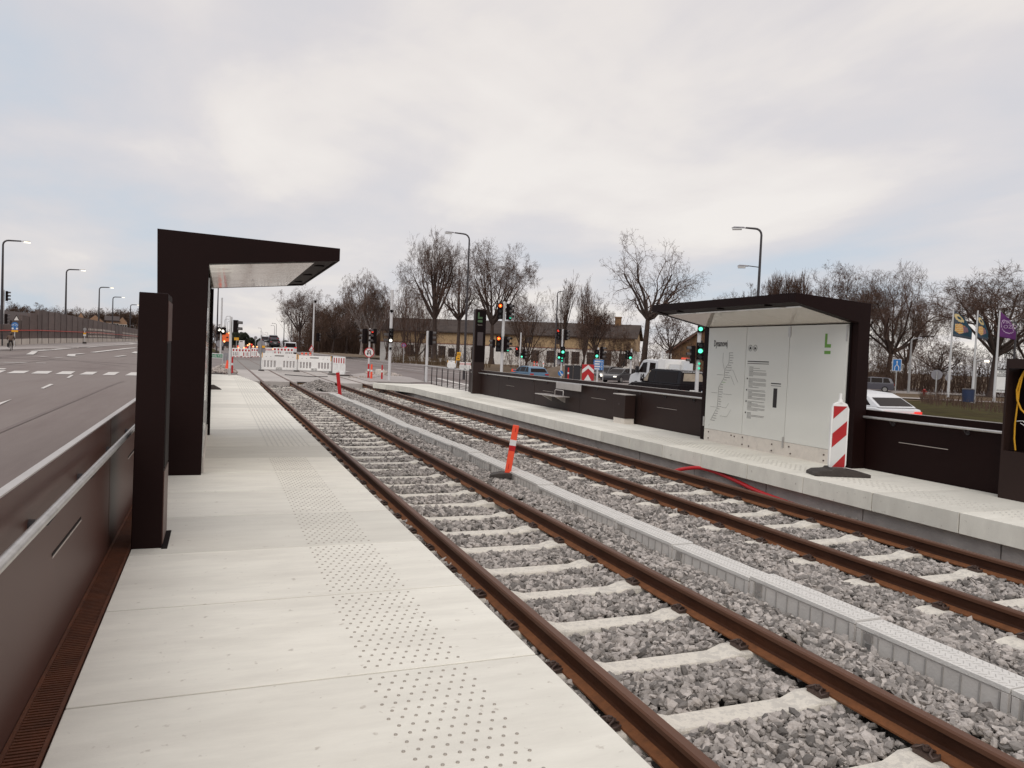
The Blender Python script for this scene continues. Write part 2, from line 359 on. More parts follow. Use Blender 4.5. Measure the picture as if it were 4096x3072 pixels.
# island outlines and lane lines further off
mline(at0(140,1404,0),at0(196,1401,0),.9,3); mline(at0(207,1400,0),at0(330,1390,0),.75,8); mline(at0(330,1390,0),at0(545,1375,0),1.3,14)
mline(at0(118,1420,0),at0(140,1406,0),.5,2); mline(at0(370,1411,0),at0(545,1392,0),.5,10)
mline(at0(283,1428,0),at0(300,1428,0),.6); mline(at0(284,1426,0),at0(287,1419,0),.6); mline(at0(287,1419,0),at0(330,1416,0),.5,3)
mline(at0(10,1450,0),at0(105,1451,0),.5,3); mline(at0(145,1452,0),at0(183,1453,0),.45,2); mline(at0(160,1428,0),at0(190,1430,0),.4); mline(at0(216,1431,0),at0(246,1433,0),.4)
mline(at0(0,1478,0),at0(12,1474,0),.3); mline(at0(535,1414,0),at0(548,1408,0),.5); mline(at0(463,1428,0),at0(500,1424,0),.35)
# right: stop lines, edge line, crossing bars beyond the railing
mline(at(1180,1411,-.5),at(1600,1463,-.5),.25,12); mline(at(1600,1463,-.55),at(1880,1500,-.55),.22,8)
mline(at(1380,1484,-.4),at(1395,1481,-.4),.35); mline(at(1750,1510,-.5),at(1900,1541,-.5),.5,3)
for k in range(5): mline(at(1715+k*24,1521+k*8,-.5),at(1890+k*10,1543+k*8,-.5),.32,3)
mline(at(1580,1470,-.5),at(1700,1483,-.5),.2,3)
struct(mk.build('road_markings','road_paint'))
mk=MB()
for p,q,w in (((-3.2,-5),(-3.4,33),.10),((-9.5,2),(-10.5,60),.12),((-12,30),(-15,78),1.1),((-30,45),(-1,47),.12),((-26,60),(-2,58),.8),((-5,52),(-20,76),.10),((12.5,47),(28,50),.8),((14,40),(15,95),.12),((19,55),(20,110),1.0)): 
    a=[Vector(p),Vector(q)]; nn=10
    for i in range(nn):
        A=a[0]+(a[1]-a[0])*i/nn; Bq=a[0]+(a[1]-a[0])*(i+1)/nn; d=(Bq-A).normalized(); m_=Vector((-d.y,d.x))*w/2; wob=.06*math.sin(i*2.1)
        mk.add([(v[0]+wob*0,v[1],Z(v[0],v[1])+.005) for v in (A-m_,A+m_,Bq+m_,Bq-m_)],[(0,1,2,3)])
struct(mk.build('road_repairs','asphalt_patch'))
# ---- grass strip with a kerb between tracks and left carriageway, far
a_=at(838,1402,-.28); b_=at(895,1412,-.28); c_=at(868,1395,-.28)
b=MB(); b.add([(p.x,p.y,Z(p.x,p.y)+.12) for p in (at(820,1409,-.28),at(892,1415,-.28),at(838,1390,-.28))],[(0,1,2)]); struct(b.build('median_grass','grass'))

# ================================================================ platforms
SL=1.27; Y0=3.68
def platform(name, x0, x1, ya, yb, edge_x, clip=None, mat='concrete_slab'):
    b=MB(); k=int(math.floor((ya-Y0)/SL)); out=1 if edge_x==x1 else -1
    y=Y0+k*SL
    while y<yb:
        a,c=y+.0065,y+SL-.0065
        t=1+.055*math.sin(k*2.3)+.06*math.sin(k*5.1+1)
        if name=='left_platform' and k==6: t=.84
        lo,hi=x0,x1
        if clip:
            xa,xc=clip(a),clip(c)
        else: xa=xc=edge_x
        if out==1: poly=[(x0,a),(xa,a),(xc,c),(x0,c)]
        else: poly=[(xa,a),(x1,a),(x1,c),(xc,c)]
        b.prism(poly,-.25,0,'z',0,t); y+=SL; k+=1
    o=b.build(name,mat,bevel=.006); return struct(o)
platform('left_platform',-.575,1.665,-3.5,41.5,1.665,lambda y: 1.665 if y<34 else 1.665-(y-34)*.085)
platform('right_platform',8.2,10.06,-4,36.2,8.2,lambda y: 8.2 if y<33 else 8.2-(y-33)*.28)
b=MB(); y=-4.
while y<36: b.b2((8.34,y,-.9),(8.6,y+1.94,-.255),0,1+.05*math.sin(y*3)); b.b2((8.36,y+1.94,-.9),(8.6,y+1.96,-.255),0,.35); y+=1.96
b.b2((8.6,-4,-.9),(10.2,36,-.255)); b.b2((-.84,-4,-.9),(1.47,41,-.256)); b.b2((-.84,-4,-.256),(-.79,41,-.06))
struct(b.build('platform_foundation','concrete_grey'))
# ---- studs of the left platform (one tactile field per slab) and guide ribs beyond
b=MB(); dx=.062; 
for k in range(-2,6):
    ya=Y0+k*SL
    for j in range(17):
        y=ya+.075+j*.0705
        for i in range(9):
            x=.745+i*dx+(dx/2 if j%2 else 0)
            if j%2 and i==8: continue
            b.tube([(x,y,-.001),(x,y,.0035),(x,y,.0045)],[.0085,.0078,.004],8,0)
struct(b.build('tactile_studs','stud_metal'))
b=MB()
y=Y0+7*SL
while y<39:
    for i in range(9):
        x=.80+i*.080; b.b2((x,y+.02,-.001),(x+.020,y+SL-.02,.003))
    y+=SL
struct(b.build('guide_ribs','rib_groove'))
b=MB(); 
for k in range(0,int(22/.11)):
    y=5+k*.11
    for i in range(5):
        b.box((8.62+i*.105,y,.0015),(.07,.02,.004),rz=.5)
struct(b.build('tactile_pavers','rib_groove'))

# ================================================================ ballast and track
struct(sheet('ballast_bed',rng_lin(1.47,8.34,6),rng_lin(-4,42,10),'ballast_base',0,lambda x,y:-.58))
XS=[(2.24,3.74),(6.12,7.62)]
SP=.78
def in_sleeper(x,y):
    ok=False
    for (a,c) in XS:
        if (x>a-.38)&(x<c+.38): ok=True
    return ok
# sleepers
def sleeper_mesh():
    b=MB(); prof=[(-1.18,-.03),(-.98,0),(-.55,0),(-.42,-.032),(.42,-.032),(.55,0),(.98,0),(1.18,-.03)]
    vs=[];n=len(prof)
    for (x,z) in prof:
        w=.108 if abs(x)>.5 else .092
        vs+=[(x,-w-.035,-.20),(x,-w,z-.012),(x,-w+.008,z),(x,w-.008,z),(x,w,z-.012),(x,w+.035,-.20)]
    fs=[(i*6+j,(i+1)*6+j,(i+1)*6+j+1,i*6+j+1) for i in range(n-1) for j in range(5)]+[tuple(range(6)),tuple(range((n-1)*6,n*6))[::-1]]
    b.add(vs,fs); return b
def clip_mb(s):
    b=MB()      # one elastic clip with its bolt and plate, s = side of the rail
    b.box((s*.105,0,.018),(.07,.15,.03)); b.cyl((s*.105,0,.03),(s*.105,0,.075),.014,n=6); b.cyl((s*.105,0,.045),(s*.105,0,.062),.026,n=8)
    for k in (-1,1):
        b.tube([(s*.06,k*.02,.035),(s*.10,k*.035,.06),(s*.135,k*.055,.045),(s*.14,k*.08,.03),(s*.10,k*.085,.035),(s*.065,k*.06,.032)],.0085,6)
    return b
SLZ=RAIL-.166
def make_sleeper(x,y,grp,lab):
    t=empty('railway_sleeper',lab,'sleeper',(x,y,SLZ),0,grp)
    sleeper_mesh().build('beam','sleeper_concrete',t)
    for r in (-.75,.75):
        for s in (-1,1):
            o=clip_mb(s).build('rail_clip','clip_steel',t); o.location=(r,0,-.002); o.scale=(1,.8,.85)
    return t
def sleeper_row(cx,y0,y1,ph,grp,lab,meshes=[]):
    src=None; y=ph
    while y<y1:
        if src is None: src=make_sleeper(cx,y,grp,lab)
        else:
            o=dup(src,(cx+random.uniform(-.012,.012),y+random.uniform(-.012,.012),SLZ+random.uniform(-.008,.003)),random.uniform(-.006,.006))
        y+=SP
LA='weathered white concrete sleeper with clips carrying the left track'
LB='weathered white concrete sleeper with clips carrying the right track'
sleeper_row(2.99,1,40,1.30,'sleepers of the left track',LA)
sleeper_row(6.87,1,40,2.35,'sleepers of the right track',LB)
# rails
def rail(x,y0,y1,lab,top=RAIL):
    prof=[(-.07,-.172),(.07,-.172),(.07,-.160),(.018,-.138),(.010,-.120),(.010,-.052),(.034,-.040),(.036,-.012),(.026,-.001),(-.026,-.001),(-.036,-.012),(-.034,-.040),(-.010,-.052),(-.010,-.120),(-.018,-.138),(-.07,-.160)]
    b=MB(); vs=[];k=len(prof); ys=rng_lin(y0,y1,24)
    for y in ys: vs+=[(x+p[0],y,top+p[1]) for p in prof]
    mi=[2,2,2,0,0,0,1,1,1,1,1,0,0,0,2,2]
    for i in range(len(ys)-1):
        for j in range(k): b.add([vs[i*k+j],vs[i*k+(j+1)%k],vs[(i+1)*k+(j+1)%k],vs[(i+1)*k+j]],[(0,1,2,3)],mi[j])
    b.add(vs[:k],[tuple(range(k))],0)
    o=b.build('steel_rail',['rust_rail','rust_head','rust_foot'])
    return tag(o,lab,'rail')
for x,lab in ((2.24,'rusty brown steel rail beside the edge of the left platform'),(3.74,'rusty steel rail on the cable trough side of the left track'),
              (6.12,'rusty steel rail on the cable trough side of the right track'),(7.62,'rusty brown steel rail beside the right platform face')):
    rail(x,.3,42.2,lab)
# cable trough
def trough_seg(w0,w1):
    t=empty('cable_trough','grey concrete cable trough segment with a patterned white lid between the two tracks','cable trough',(0,0,0),0,'cable trough segments in the ballast')
    L=w1-w0; b=MB()
    b.b2((-.155,0,-.26),(-.115,L,-.035)); b.b2((.115,0,-.26),(.155,L,-.035))
    for i in range(9): y=.07+i*(L-.14)/8; b.b2((-.162,y-.006,-.25),(-.155,y+.006,-.05),0,.62)
    b.b2((-.172,.01,-.25),(-.155,.055,-.04)); b.b2((-.172,L-.055,-.25),(-.155,L-.01,-.04))
    b.build('trough_body','trough_side',t)
    b=MB(); b.b2((-.170,.004,-.034),(.170,L-.004,0))
    for i in range(int(L/.045)):
        y=.03+i*.045
        for j in range(4): x=-.12+j*.08; b.box((x,y,.0015),(.062,.006,.005),0,.78,rz=.55 if (j%2) else -.55)
    b.build('lid','trough_top',t,bevel=.003)
    b=MB(); b.b2((-.185,L-.16,-.10),(-.172,L-.10,-.04)); b.b2((-.18,L-.16,-.15),(-.172,L-.10,-.12)); b.build('latch','galvanised',t)
    return t
ts=trough_seg(0,1.2); cxw=lambda y: 4.76+.05*math.sin(y*.55)
y=.7; first=True
while y<32.5:
    o=ts if first else dup(ts); first=False
    o.scale.x=.80; o.location=(cxw(y)-.02,y,-.315+.012*math.sin(y*1.9)); o.rotation_euler.z=-math.atan2(cxw(y+1.2)-cxw(y),1.2); y+=1.207
# stones -----------------------------------------------------------------------
def icos():
    p=(1+5**.5)/2
    v=np.array([(-1,p,0),(1,p,0),(-1,-p,0),(1,-p,0),(0,-1,p),(0,1,p),(0,-1,-p),(0,1,-p),(p,0,-1),(p,0,1),(-p,0,-1),(-p,0,1)],float)/1.9
    f=np.array([(0,11,5),(0,5,1),(0,1,7),(0,7,10),(0,10,11),(1,5,9),(5,11,4),(11,10,2),(10,7,6),(7,1,8),(3,9,4),(3,4,2),(3,2,6),(3,6,8),(3,8,9),(4,9,5),(2,4,11),(6,2,10),(8,6,7),(9,8,1)])
    return v,f
def octa():
    v=np.array([(1,0,0),(-1,0,0),(0,1,0),(0,-1,0),(0,0,1),(0,0,-1)],float)
    f=np.array([(0,2,4),(2,1,4),(1,3,4),(3,0,4),(2,0,5),(1,2,5),(3,1,5),(0,3,5)]); return v,f
def stones(name,pos,size,base,mat='stone',tone=(.38,1.6),flat=.75,jit=.34):
    v,f=base; n=len(pos); k=len(v); fk=len(f)
    V=np.repeat(v[None],n,0)*(1+rng.uniform(-jit,jit,(n,k,1)))
    V*=np.stack([rng.uniform(.85,1.7,n),rng.uniform(.55,1.15,n),rng.uniform(.40,.95,n)*flat/.75],1)[:,None,:]
    a=rng.uniform(0,2*PI,(n,3)); a[:,:2]=rng.normal(0,.5,(n,2))
    cx,sx,cy,sy,cz,sz=np.cos(a[:,0]),np.sin(a[:,0]),np.cos(a[:,1]),np.sin(a[:,1]),np.cos(a[:,2]),np.sin(a[:,2])
    R=np.stack([np.stack([cz*cy,cz*sy*sx-sz*cx,cz*sy*cx+sz*sx],1),np.stack([sz*cy,sz*sy*sx+cz*cx,sz*sy*cx-cz*sx],1),np.stack([-sy,cy*sx,cy*cx],1)],1)
    V=np.einsum('nij,nkj->nki',R,V)*size[:,None,None]+pos[:,None,:]
    F=(f[None]+(np.arange(n)*k)[:,None,None]).reshape(-1,3)
    me=bpy.data.meshes.new(name); me.vertices.add(n*k); me.vertices.foreach_set('co',V.reshape(-1).astype(np.float32))
    me.loops.add(len(F)*3); me.loops.foreach_set('vertex_index',F.reshape(-1).astype(np.int32))
    me.polygons.add(len(F)); me.polygons.foreach_set('loop_start',np.arange(0,len(F)*3,3,dtype=np.int32))
    me.polygons.foreach_set('use_smooth',np.zeros(len(F),bool)); me.materials.append(M[mat]); me.update(calc_edges=True)
    at_=me.attributes.new('tone','FLOAT','FACE'); at_.data.foreach_set('value',np.repeat(rng.uniform(*tone,n),fk).astype(np.float32))
    o=bpy.data.objects.new(name,me); C.objects.link(o); return o
def scatter(y0,y1,dens,sz,layers=2):
    n=int((8.36-1.45)*(y1-y0)*dens); x=rng.uniform(1.45,8.38,n); y=rng.uniform(y0,y1,n)
    z=np.full(n,-.475)+rng.uniform(-.035,.022,n)
    z+=.025*np.sin(x*3.1+y*1.3)*np.sin(y*2.1)
    mid=np.abs(x-4.76)
    z+=np.where((x>4.0)&(x<5.9),.045*np.clip(1-np.abs(x-5.35)/.6,0,1)+.03*np.clip(1-np.abs(x-4.25)/.4,0,1),0)
    z+=np.where(x<2.1,-.02,0)+np.where(x>7.75,-.015,0)
    for (a,c),ph in zip(XS,(1.30,2.35)):
        d=np.abs(((y-ph+SP/2)%SP)-SP/2)
        on=(x>a-.42)&(x<c+.42)
        z=np.where((x>a)&(x<c),z-.022,z)
        z=np.where(on,z-.13*np.clip(1-(d-.105)/(.03),0,1),z)
    keep=(mid>.20)
    for xr in (2.24,3.74,6.12,7.62): keep&=(np.abs(x-xr)>.074)
    x,y,z=x[keep],y[keep],z[keep]
    return np.stack([x,y,z],1), rng.uniform(sz[0],sz[1],len(x))
p,s=scatter(.8,7.5,2100,(.014,.036)); a=stones('ballast_stones',p,s,icos()); tag(a,kind='stuff')
p,s=scatter(7.5,16,1100,(.021,.038)); tag(stones('ballast_stones',p,s,icos()),kind='stuff')
p,s=scatter(16,41.4,480,(.026,.044)); tag(stones('ballast_stones',p,s,octa()),kind='stuff')
# heap of ballast against the slab end
n=2600; a=rng.uniform(0,2*PI,n); r=np.sqrt(rng.uniform(0,1,n))*1.15; hp=np.stack([4.95+r*np.cos(a)*.95,39.9+r*np.sin(a)*1.2,-.47+.42*(1-r/1.15)+rng.uniform(-.03,.02,n)],1)
tag(stones('ballast_heap',hp,rng.uniform(.03,.05,n),octa()),kind='stuff')
# ================================================================ the level crossing slabs
b=MB(); ys=[41.5]
def slab(x0,x1,y0,y1,z,t=1.): b.b2((x0,y0,-.75),(x1,y1,z),0,t)
for j in range(5):
    y0=41.5+j*3.6
    for i,(x0,x1) in enumerate(((1.25,2.17),(2.33,3.66),(3.83,4.05),(5.9,6.04),(6.2,7.53),(7.71,8.7))):
        slab(x0,x1,y0+.01,y0+3.59,RAIL+.002,1+.05*math.sin(i*2+j*3))
    slab(4.05,5.9,y0+(.9 if j==0 else .01),y0+3.59,RAIL+.0,.9)
slab(1.3,8.7,59.6,95,RAIL-.004,.55)
b.b2((1.25,41.6,-.9),(8.7,95,-.36),0,.3)
struct(b.build('level_crossing','crossing_slab',bevel=.01))
b=MB(); b.b2((4.07,41.9,-.85),(5.88,42.38,-.3)); struct(b.build('slab_gap_shade','tarp_black'))  # black block stands in for the dark of the empty notch
for x,lab in ((2.24,'flush rail set in the crossing on the left side of the left track'),(3.74,'flush rail set in the crossing on the right side of the left track'),(6.12,'flush rail set in the crossing on the left side of the right track'),(7.62,'flush rail set in the crossing on the right side of the right track')):
    b=MB(); b.b2((x-.035,42.21,RAIL-.1),(x+.035,130,RAIL+.006),1); b.b2((x-.075,42.3,RAIL-.12),(x+.075,130,RAIL-.03),0); tag(b.build('steel_rail',['rust_rail','rust_head']),lab,'rail')
b=MB(); b.box((4.75,33.6,-.42),(1.5,.7,.16),rz=.05); tag(b.build('concrete_beam','concrete_grey',bevel=.01),'flat grey concrete block lying on the ballast below the stone heap','block')
b=MB(); hp=[at(1140,1500,RAIL),at(1190,1504,RAIL),at(1245,1508,RAIL),at(1310,1508,RAIL)]; b.tube([(p.x,p.y,RAIL+.02) for p in hp],.03,6); tag(b.build('cable','tarp_black'),'thin dark cable lying across the concrete crossing slabs','cable')
# ================================================================ station furniture
def F(name,label,cat,u,v,d=None,z=None,group=None):
    p=at(u,v,z) if d is None else place(u,v,d)
    e=empty(name,label,cat,p,facing(p),group); return e, ppm(p.x,p.y)
def wall(name,label,x,y0,y1,seams,slots,side,h,mat,rail_y,capmat='satin_alu'):
    # side: +1 = the platform lies towards +x
    e=empty('platform_wall',label,'low wall',(x,y0,0))
    ed=[y0]+[s for s in sorted(seams) if y0<s<y1]+[y1]
    for a,c in zip(ed,ed[1:]):
        b=MB(); b.b2((side*.012,a-y0+.006,-.12),(side*.06,c-y0-.006,h)); o=b.build('panel',mat,e,bevel=.006)
    for (a,c) in slots:
        b=MB(); b.b2((side*.060,a-y0,.518),(side*.0625,c-y0,.534),0); b.b2((side*.060,a-y0,.508),(side*.0640,c-y0,.517),1); b.build('slot',['black_frame','slot_light'],e)  # black strip paints the dark of the recess, pale strip its lighter lower edge
    b=MB(); b.b2((side*.016,.01,h+.0),(side*.056,y1-y0-.01,h+.008)); b.build('coping',capmat,e)
    b=MB(); rx=side*.155; a,c=rail_y
    b.tube([(rx,a-y0,.86),(rx,c-y0,.86)],.021,12); b.build('handrail','galvanised',e)
    b=MB(); k=max(2,int((c-a)/1.15))
    for i in range(k):
        yy=a-y0+(i+.5)*(c-a)/k; b.tube([(side*.06,yy,.79),(side*.13,yy,.80),(rx,yy,.84)],.011,6); b.cyl((side*.06,yy,.79),(side*.085,yy,.79),.03,n=8)
    b.build('bracket','pole_dark',e); return e
PS=3.45
wall('platform_wall','long dark brown steel wall with a handrail behind the left platform',-.80,-3.2,40.5,[3.0+PS*i for i in range(-1,11)],[(4.28,5.14)]+[(4.28+PS*i,5.14+PS*i) for i in range(1,10)]+[(.83,1.69)],1,1.0,'wall_panel_left',(-3,9.3))
wall('platform_wall','long dark brown steel wall behind the right platform from the tall pylon to the shelter',10.14,13.35,30.6,[23.42,19.97,16.53,26.87],[(25.29,26.12),(21.86,22.72),(18.4,19.24),(14.92,15.77)],-1,.975,'wall_panel',(13.65,30.0))
wall('platform_wall','dark brown steel wall between the right shelter and the equipment cabinet',10.14,3,9.45,[6.2],[(7.89,8.75)],-1,.975,'dark_panel',(6.95,9.5))
b=MB()
for i in range(int(44/.03)):
    pass
e=empty('drain_channel','rusty red brown slotted drain channel at the foot of the left wall','drain',(-.66,-3,0))
b=MB(); b.b2((-.077,0,-.09),(-.060,43,-.004)); b.b2((.060,0,-.09),(.077,43,-.004)); b.b2((-.06,0,-.09),(.06,43,-.07)); b.build('channel','rust_grate',e)
b=MB()
y=0
while y<14: b.b2((-.058,y,-.045),(.058,y+.014,-.008)); y+=.026
b.b2((-.058,14,-.045),(.058,43,-.008)); b.b2((-.062,0,-.05),(-.05,14,-.012)); b.b2((.05,0,-.05),(.062,14,-.012)); b.build('grating','rust_grate',e)

# shelter: side profile in (x,z) seen from the end
def shelter(label,poly,ya,yb,inner_x,ceil_z0,ceil_z1,front_x,dirx,pan_x,pan_z,left=True):
    e=empty('tram_shelter',label,'shelter',(0,0,0))
    b=MB(); b.prism(poly,ya,ya+.16,'y'); b.build('end_frame','dark_panel',e,bevel=.004)
    b=MB(); b.prism(poly,yb-.16,yb,'y'); b.build('end_frame','dark_panel',e,bevel=.004)
    rear=poly[0]; top_r=poly[1]; top_f=poly[2]; bot_f=poly[3]
    # roof skin between the end frames, back wall, front fascia
    b=MB(); b.prism([top_r,top_f,(top_f[0],top_f[1]-.03),(top_r[0],top_r[1]-.03)],ya+.16,yb-.16,'y'); b.b2((front_x-dirx*.02,ya+.16,bot_f[1]),(front_x,yb-.16,top_f[1]-.03)); b.build('roof','dark_panel',e)
    b=MB(); b.b2((rear[0],ya+.16,.0),(rear[0]+dirx*.05,yb-.16,top_r[1]-.04)); b.build('back_wall','dark_panel',e)
    # ceiling: dark lamp strip along the front, bright panels behind
    fs=front_x-dirx*.02; ms=front_x-dirx*.30
    zc=lambda x: ceil_z0+(ceil_z1-ceil_z0)*(x-inner_x)/(front_x-inner_x)
    b=MB(); b.prism([(fs,zc(fs)+.02),(ms,zc(ms)+.02),(ms,zc(ms)+.06),(fs,zc(fs)+.06)],ya+.16,yb-.16,'y'); s=b.build('lamp_strip','dark_panel',e)
    for i in range(3):
        y=ya+.8+i*(yb-ya-1.6)/2; x=(fs+ms)/2; c=MB(); c.cyl((x,y,zc(x)+.005),(x,y,zc(x)+.02),.07,n=14); c.build('downlight','black_frame',s)
    n=3
    for i in range(n):
        a=ya+.16+(yb-ya-.32)*i/n; c=ya+.16+(yb-ya-.32)*(i+1)/n
        b=MB(); b.prism([(ms,zc(ms)),(inner_x,zc(inner_x)),(inner_x,zc(inner_x)+.03),(ms,zc(ms)+.03)],a+.004,c-.004,'y'); b.build('ceiling_panel','ceiling_panel',e)
    return e
pl1=[(-.63,0),(-.69,2.94),(1.44,2.90),(1.44,2.74),(-.115,2.575),(-.14,0)]
SH1=shelter('dark brown shelter on the left platform with a shiny pale ceiling, seen end on',pl1,9.85,14.3,-.115,2.575,2.74,1.44,1,0,0)
b=MB()
for i in range(3): a=10.03+i*1.37; b.b2((-.16,a,.2),(-.128,a+1.36,2.5))
b.build('display_panel','glass_white',SH1)
b=MB(); b.b2((-.16,10.01,.0),(-.118,14.14,.19)); b.build('plinth','concrete_light',SH1)
b=MB(); b.b2((-.128,10.06,2.05),(-.10,10.12,2.42)); b.b2((-.128,10.06,.62),(-.10,10.12,.9)); b.build('hinge','galvanised',SH1)
b=MB(); b.b2((-.139,14.14,.0),(-.075,14.3,2.56)); b.build('post','black_frame',SH1)
pl2=[(10.05,0),(10.00,2.73),(8.42,2.80),(8.42,2.655),(9.76,2.40),(9.78,0)]
SH2=shelter('dark brown shelter on the right platform with white glass information panels',pl2,9.38,13.55,9.76,2.40,2.655,8.42,-1,0,0)
ED=[9.56,10.93,12.13,13.36]
for i in range(3):
    a,c=ED[i],ED[i+1]
    b=MB(); b.b2((9.735,a+.005,.255),(9.765,c-.005,2.385)); p=b.build('display_panel','glass_white',SH2)
    X=9.733; RT=(PI/2,0,-PI/2)
    if i==2:
        t=MB(); t.text('Dynamovej',.185,(X,13.17,2.0),RT,ext=.0008,sx=.54,off=.003); t.build('lettering','print_black',p)
        # line map: main line, stop ticks, side branches
        t=MB(); ml=[(12.64,1.88),(12.64,1.66),(12.76,1.53),(12.77,1.36),(12.93,1.15),(12.94,.90),(12.945,.72),(13.0,.66),(13.15,.44)]
        def seg(p0,p1,w,mm=0):
            t.tube([(X,p0[0],p0[1]),(X,p1[0],p1[1])],w,4,mm)
        for p0,p1 in zip(ml,ml[1:]): seg(p0,p1,.0028)
        for k in range(29):
            z=1.87-k*.0508; yy=lin(-z,[(-q[1],q[0]) for q in ml]); L=random.uniform(.07,.17)
            t.b2((X-.0008,yy-.02-L,z-.005),(X+.0008,yy-.02,z+.004),1 if k!=12 else 2)
        for br in (((12.84,1.87),(12.84,1.68),(12.78,1.53)),((13.02,1.41),(12.79,1.41)),((12.6,1.52),(12.5,1.52),(12.33,1.28)),((12.64,1.40),(12.56,1.40),(12.43,1.22)),((13.18,1.03),(12.96,1.03)),((12.82,1.02),(12.5,1.02)),((13.18,.73),(12.96,.73)),((12.8,.74),(12.66,.74),(12.58,.84)),((12.85,.56),(12.62,.56),(12.5,.72)),((13.18,.36),(13.21,.32))):
            for p0,p1 in zip(br,br[1:]): seg(p0,p1,.0022,1)
        t.build('line_map',['print_black','print_grey','logo_green'],p)
    if i==1:
        t=MB()
        for yy in (12.0,11.86):
            for k in range(20):
                a0,a1=2*PI*k/20,2*PI*(k+1)/20; t.tube([(X,yy+.052*math.cos(a0),1.97+.058*math.sin(a0)),(X,yy+.052*math.cos(a1),1.97+.058*math.sin(a1))],.0035,4,0,False)
        t.prism([(12.03,1.94),(11.97,1.95),(11.99,2.0),(12.02,1.99)],X-.001,X+.001,'x'); t.prism([(11.89,1.94),(11.83,1.95),(11.85,1.99),(11.88,1.98)],X-.001,X+.001,'x')
        t.tube([(X,11.90,2.0),(X,11.82,1.93)],.003,4)
        t.build('pictogram','print_black',p)
        t=MB(); z=1.72; row=0
        t.b2((X-.0008,11.45,1.70),(X+.0008,12.06,1.718),0); t.b2((X-.0008,11.45,1.662),(X+.0008,12.06,1.676),1)
        z=1.60
        while z>.58:
            L=random.choice([.5,.5,.48,.3,.12,.5]) if row%4 else .12
            t.b2((X-.0008,12.0-L,z-.0033),(X+.0008,12.0,z+.0033),0 if row%4==0 else 1); z-=.0215; row+=1
            if row%9==0: z-=.03; t.b2((X-.0008,12.03,z-.02),(X+.0008,12.06,z+.01),0)
        t.b2((X-.0008,11.09,1.30),(X+.0008,11.36,1.318),0); t.b2((X-.0008,11.09,1.262),(X+.0008,11.36,1.272),1)
        t.build('notice_text',['print_black','print_grey'],p)
        t=MB(); t.b2((X-.004,11.18,.86),(X+.004,11.28,1.22)); t.build('reader_slot','print_black',p,bevel=.012)
    if i==0:
        t=MB(); t.prism([(10.07,2.23),(10.02,2.23),(10.02,2.05),(9.93,2.05),(9.93,1.99),(10.07,1.99)],X-.001,X+.001,'x'); t.b2((X-.001,9.93,1.88),(X+.001,10.07,1.935)); t.build('logo','logo_green',p)
b=MB(); b.b2((9.74,9.56,0.0),(9.77,13.36,.25))
b.build('plinth','concrete_light',SH2)
for (y,z) in ((13.2,.19),(13.2,.06),(12.45,.2),(12.1,.2),(12.1,.06),(11.9,.05),(11.25,.17),(11.25,.05),(10.75,.06),(10.8,.18),(9.95,.15),(9.95,.05),(12.35,.19),(10.95,.17)):
    b=MB(); b.cyl((9.728,y,z),(9.742,y,z),.014,n=10); b.build('bolt','clip_steel',SH2)
b=MB(); b.b2((9.72,10.90,2.18),(9.738,10.96,2.36)); b.b2((9.72,10.93,.14),(9.738,10.97,.34)); b.b2((9.72,9.575,2.10),(9.738,9.60,2.37)); b.b2((9.72,13.36,.30),(9.745,13.40,.50)); b.build('hinge','galvanised',SH2)
b=MB(); b.b2((9.755,13.36,0),(9.80,13.41,2.40)); b.b2((9.738,9.5,2.385),(9.78,13.4,2.40)); b.b2((9.745,9.51,0),(9.78,9.55,2.39)); b.build('frame','black_frame',SH2)

# pylons and cabinets
e=empty('station_pylon','tall dark brown steel pylon in front of the left shelter, beside the wall','pylon',(-.47,6.66,0))
b=MB(); b.add([(-.108,-.27,0),(.108,-.27,0),(.108,.27,0),(-.108,.27,0),(-.092,-.27,1.985),(.112,-.27,1.985),(.112,.27,1.985),(-.092,.27,1.985)],[(3,2,1,0),(4,5,6,7),(0,1,5,4),(1,2,6,5),(2,3,7,6),(3,0,4,7)]); b.build('casing','dark_panel',e,bevel=.006)
b=MB(); b.b2((.105,-.235,.62),(.114,.235,1.60)); b.build('screen','black_frame',e)
b=MB(); b.b2((.105,-.26,1.62),(.1155,.26,1.93)); b.build('cover','wall_panel_left',e)
b=MB(); b.b2((.105,-.26,.03),(.1145,.26,.60)); b.build('cover','wall_panel_left',e)
b=MB(); b.b2((.108,-.30,-.002),(.15,.30,.006)); b.build('base_gap','black_frame',e)
e=empty('station_pylon','tall dark station pylon with a green letter mark beside the railing','pylon',(10.0,29.2,0),-.14)
b=MB(); b.b2((-.23,-.17,0),(.23,.19,3.46)); b.build('casing','wall_panel',e,bevel=.01)
b=MB(); b.b2((-.19,-.178,1.30),(.215,-.169,3.42)); b.build('glass','black_frame',e)
b=MB(); b.b2((-.11,-.184,1.98),(.12,-.177,2.52)); b.build('screen','screen_dim',e)
b=MB(); b.prism([(-.12,3.32),(-.06,3.32),(-.06,3.14),(.07,3.14),(.07,3.06),(-.12,3.06)],-.186,-.178,'y'); b.b2((-.12,-.186,2.92),(.07,-.178,3.01)); b.build('logo','logo_green_dim',e)
b=MB(); b.text('Dynamovej',.055,(-.12,-.182,2.80),(PI/2,0,0),ext=.001,sx=.75); b.build('lettering','slot_light',e)
e=empty('equipment_cabinet','open dark cabinet with a looped yellow cable at the end of the right platform','cabinet',(9.8,6.9,0))
b=MB(); b.b2((0,-1.6,0),(.04,0,.64)); b.b2((0,-1.6,1.74),(.04,0,1.865)); b.b2((0,-.03,.64),(.04,0,1.74)); b.b2((.04,-.02,0),(.32,0,1.865)); b.b2((.04,-1.6,1.845),(.32,-.02,1.865)); b.build('casing','wall_panel',e)
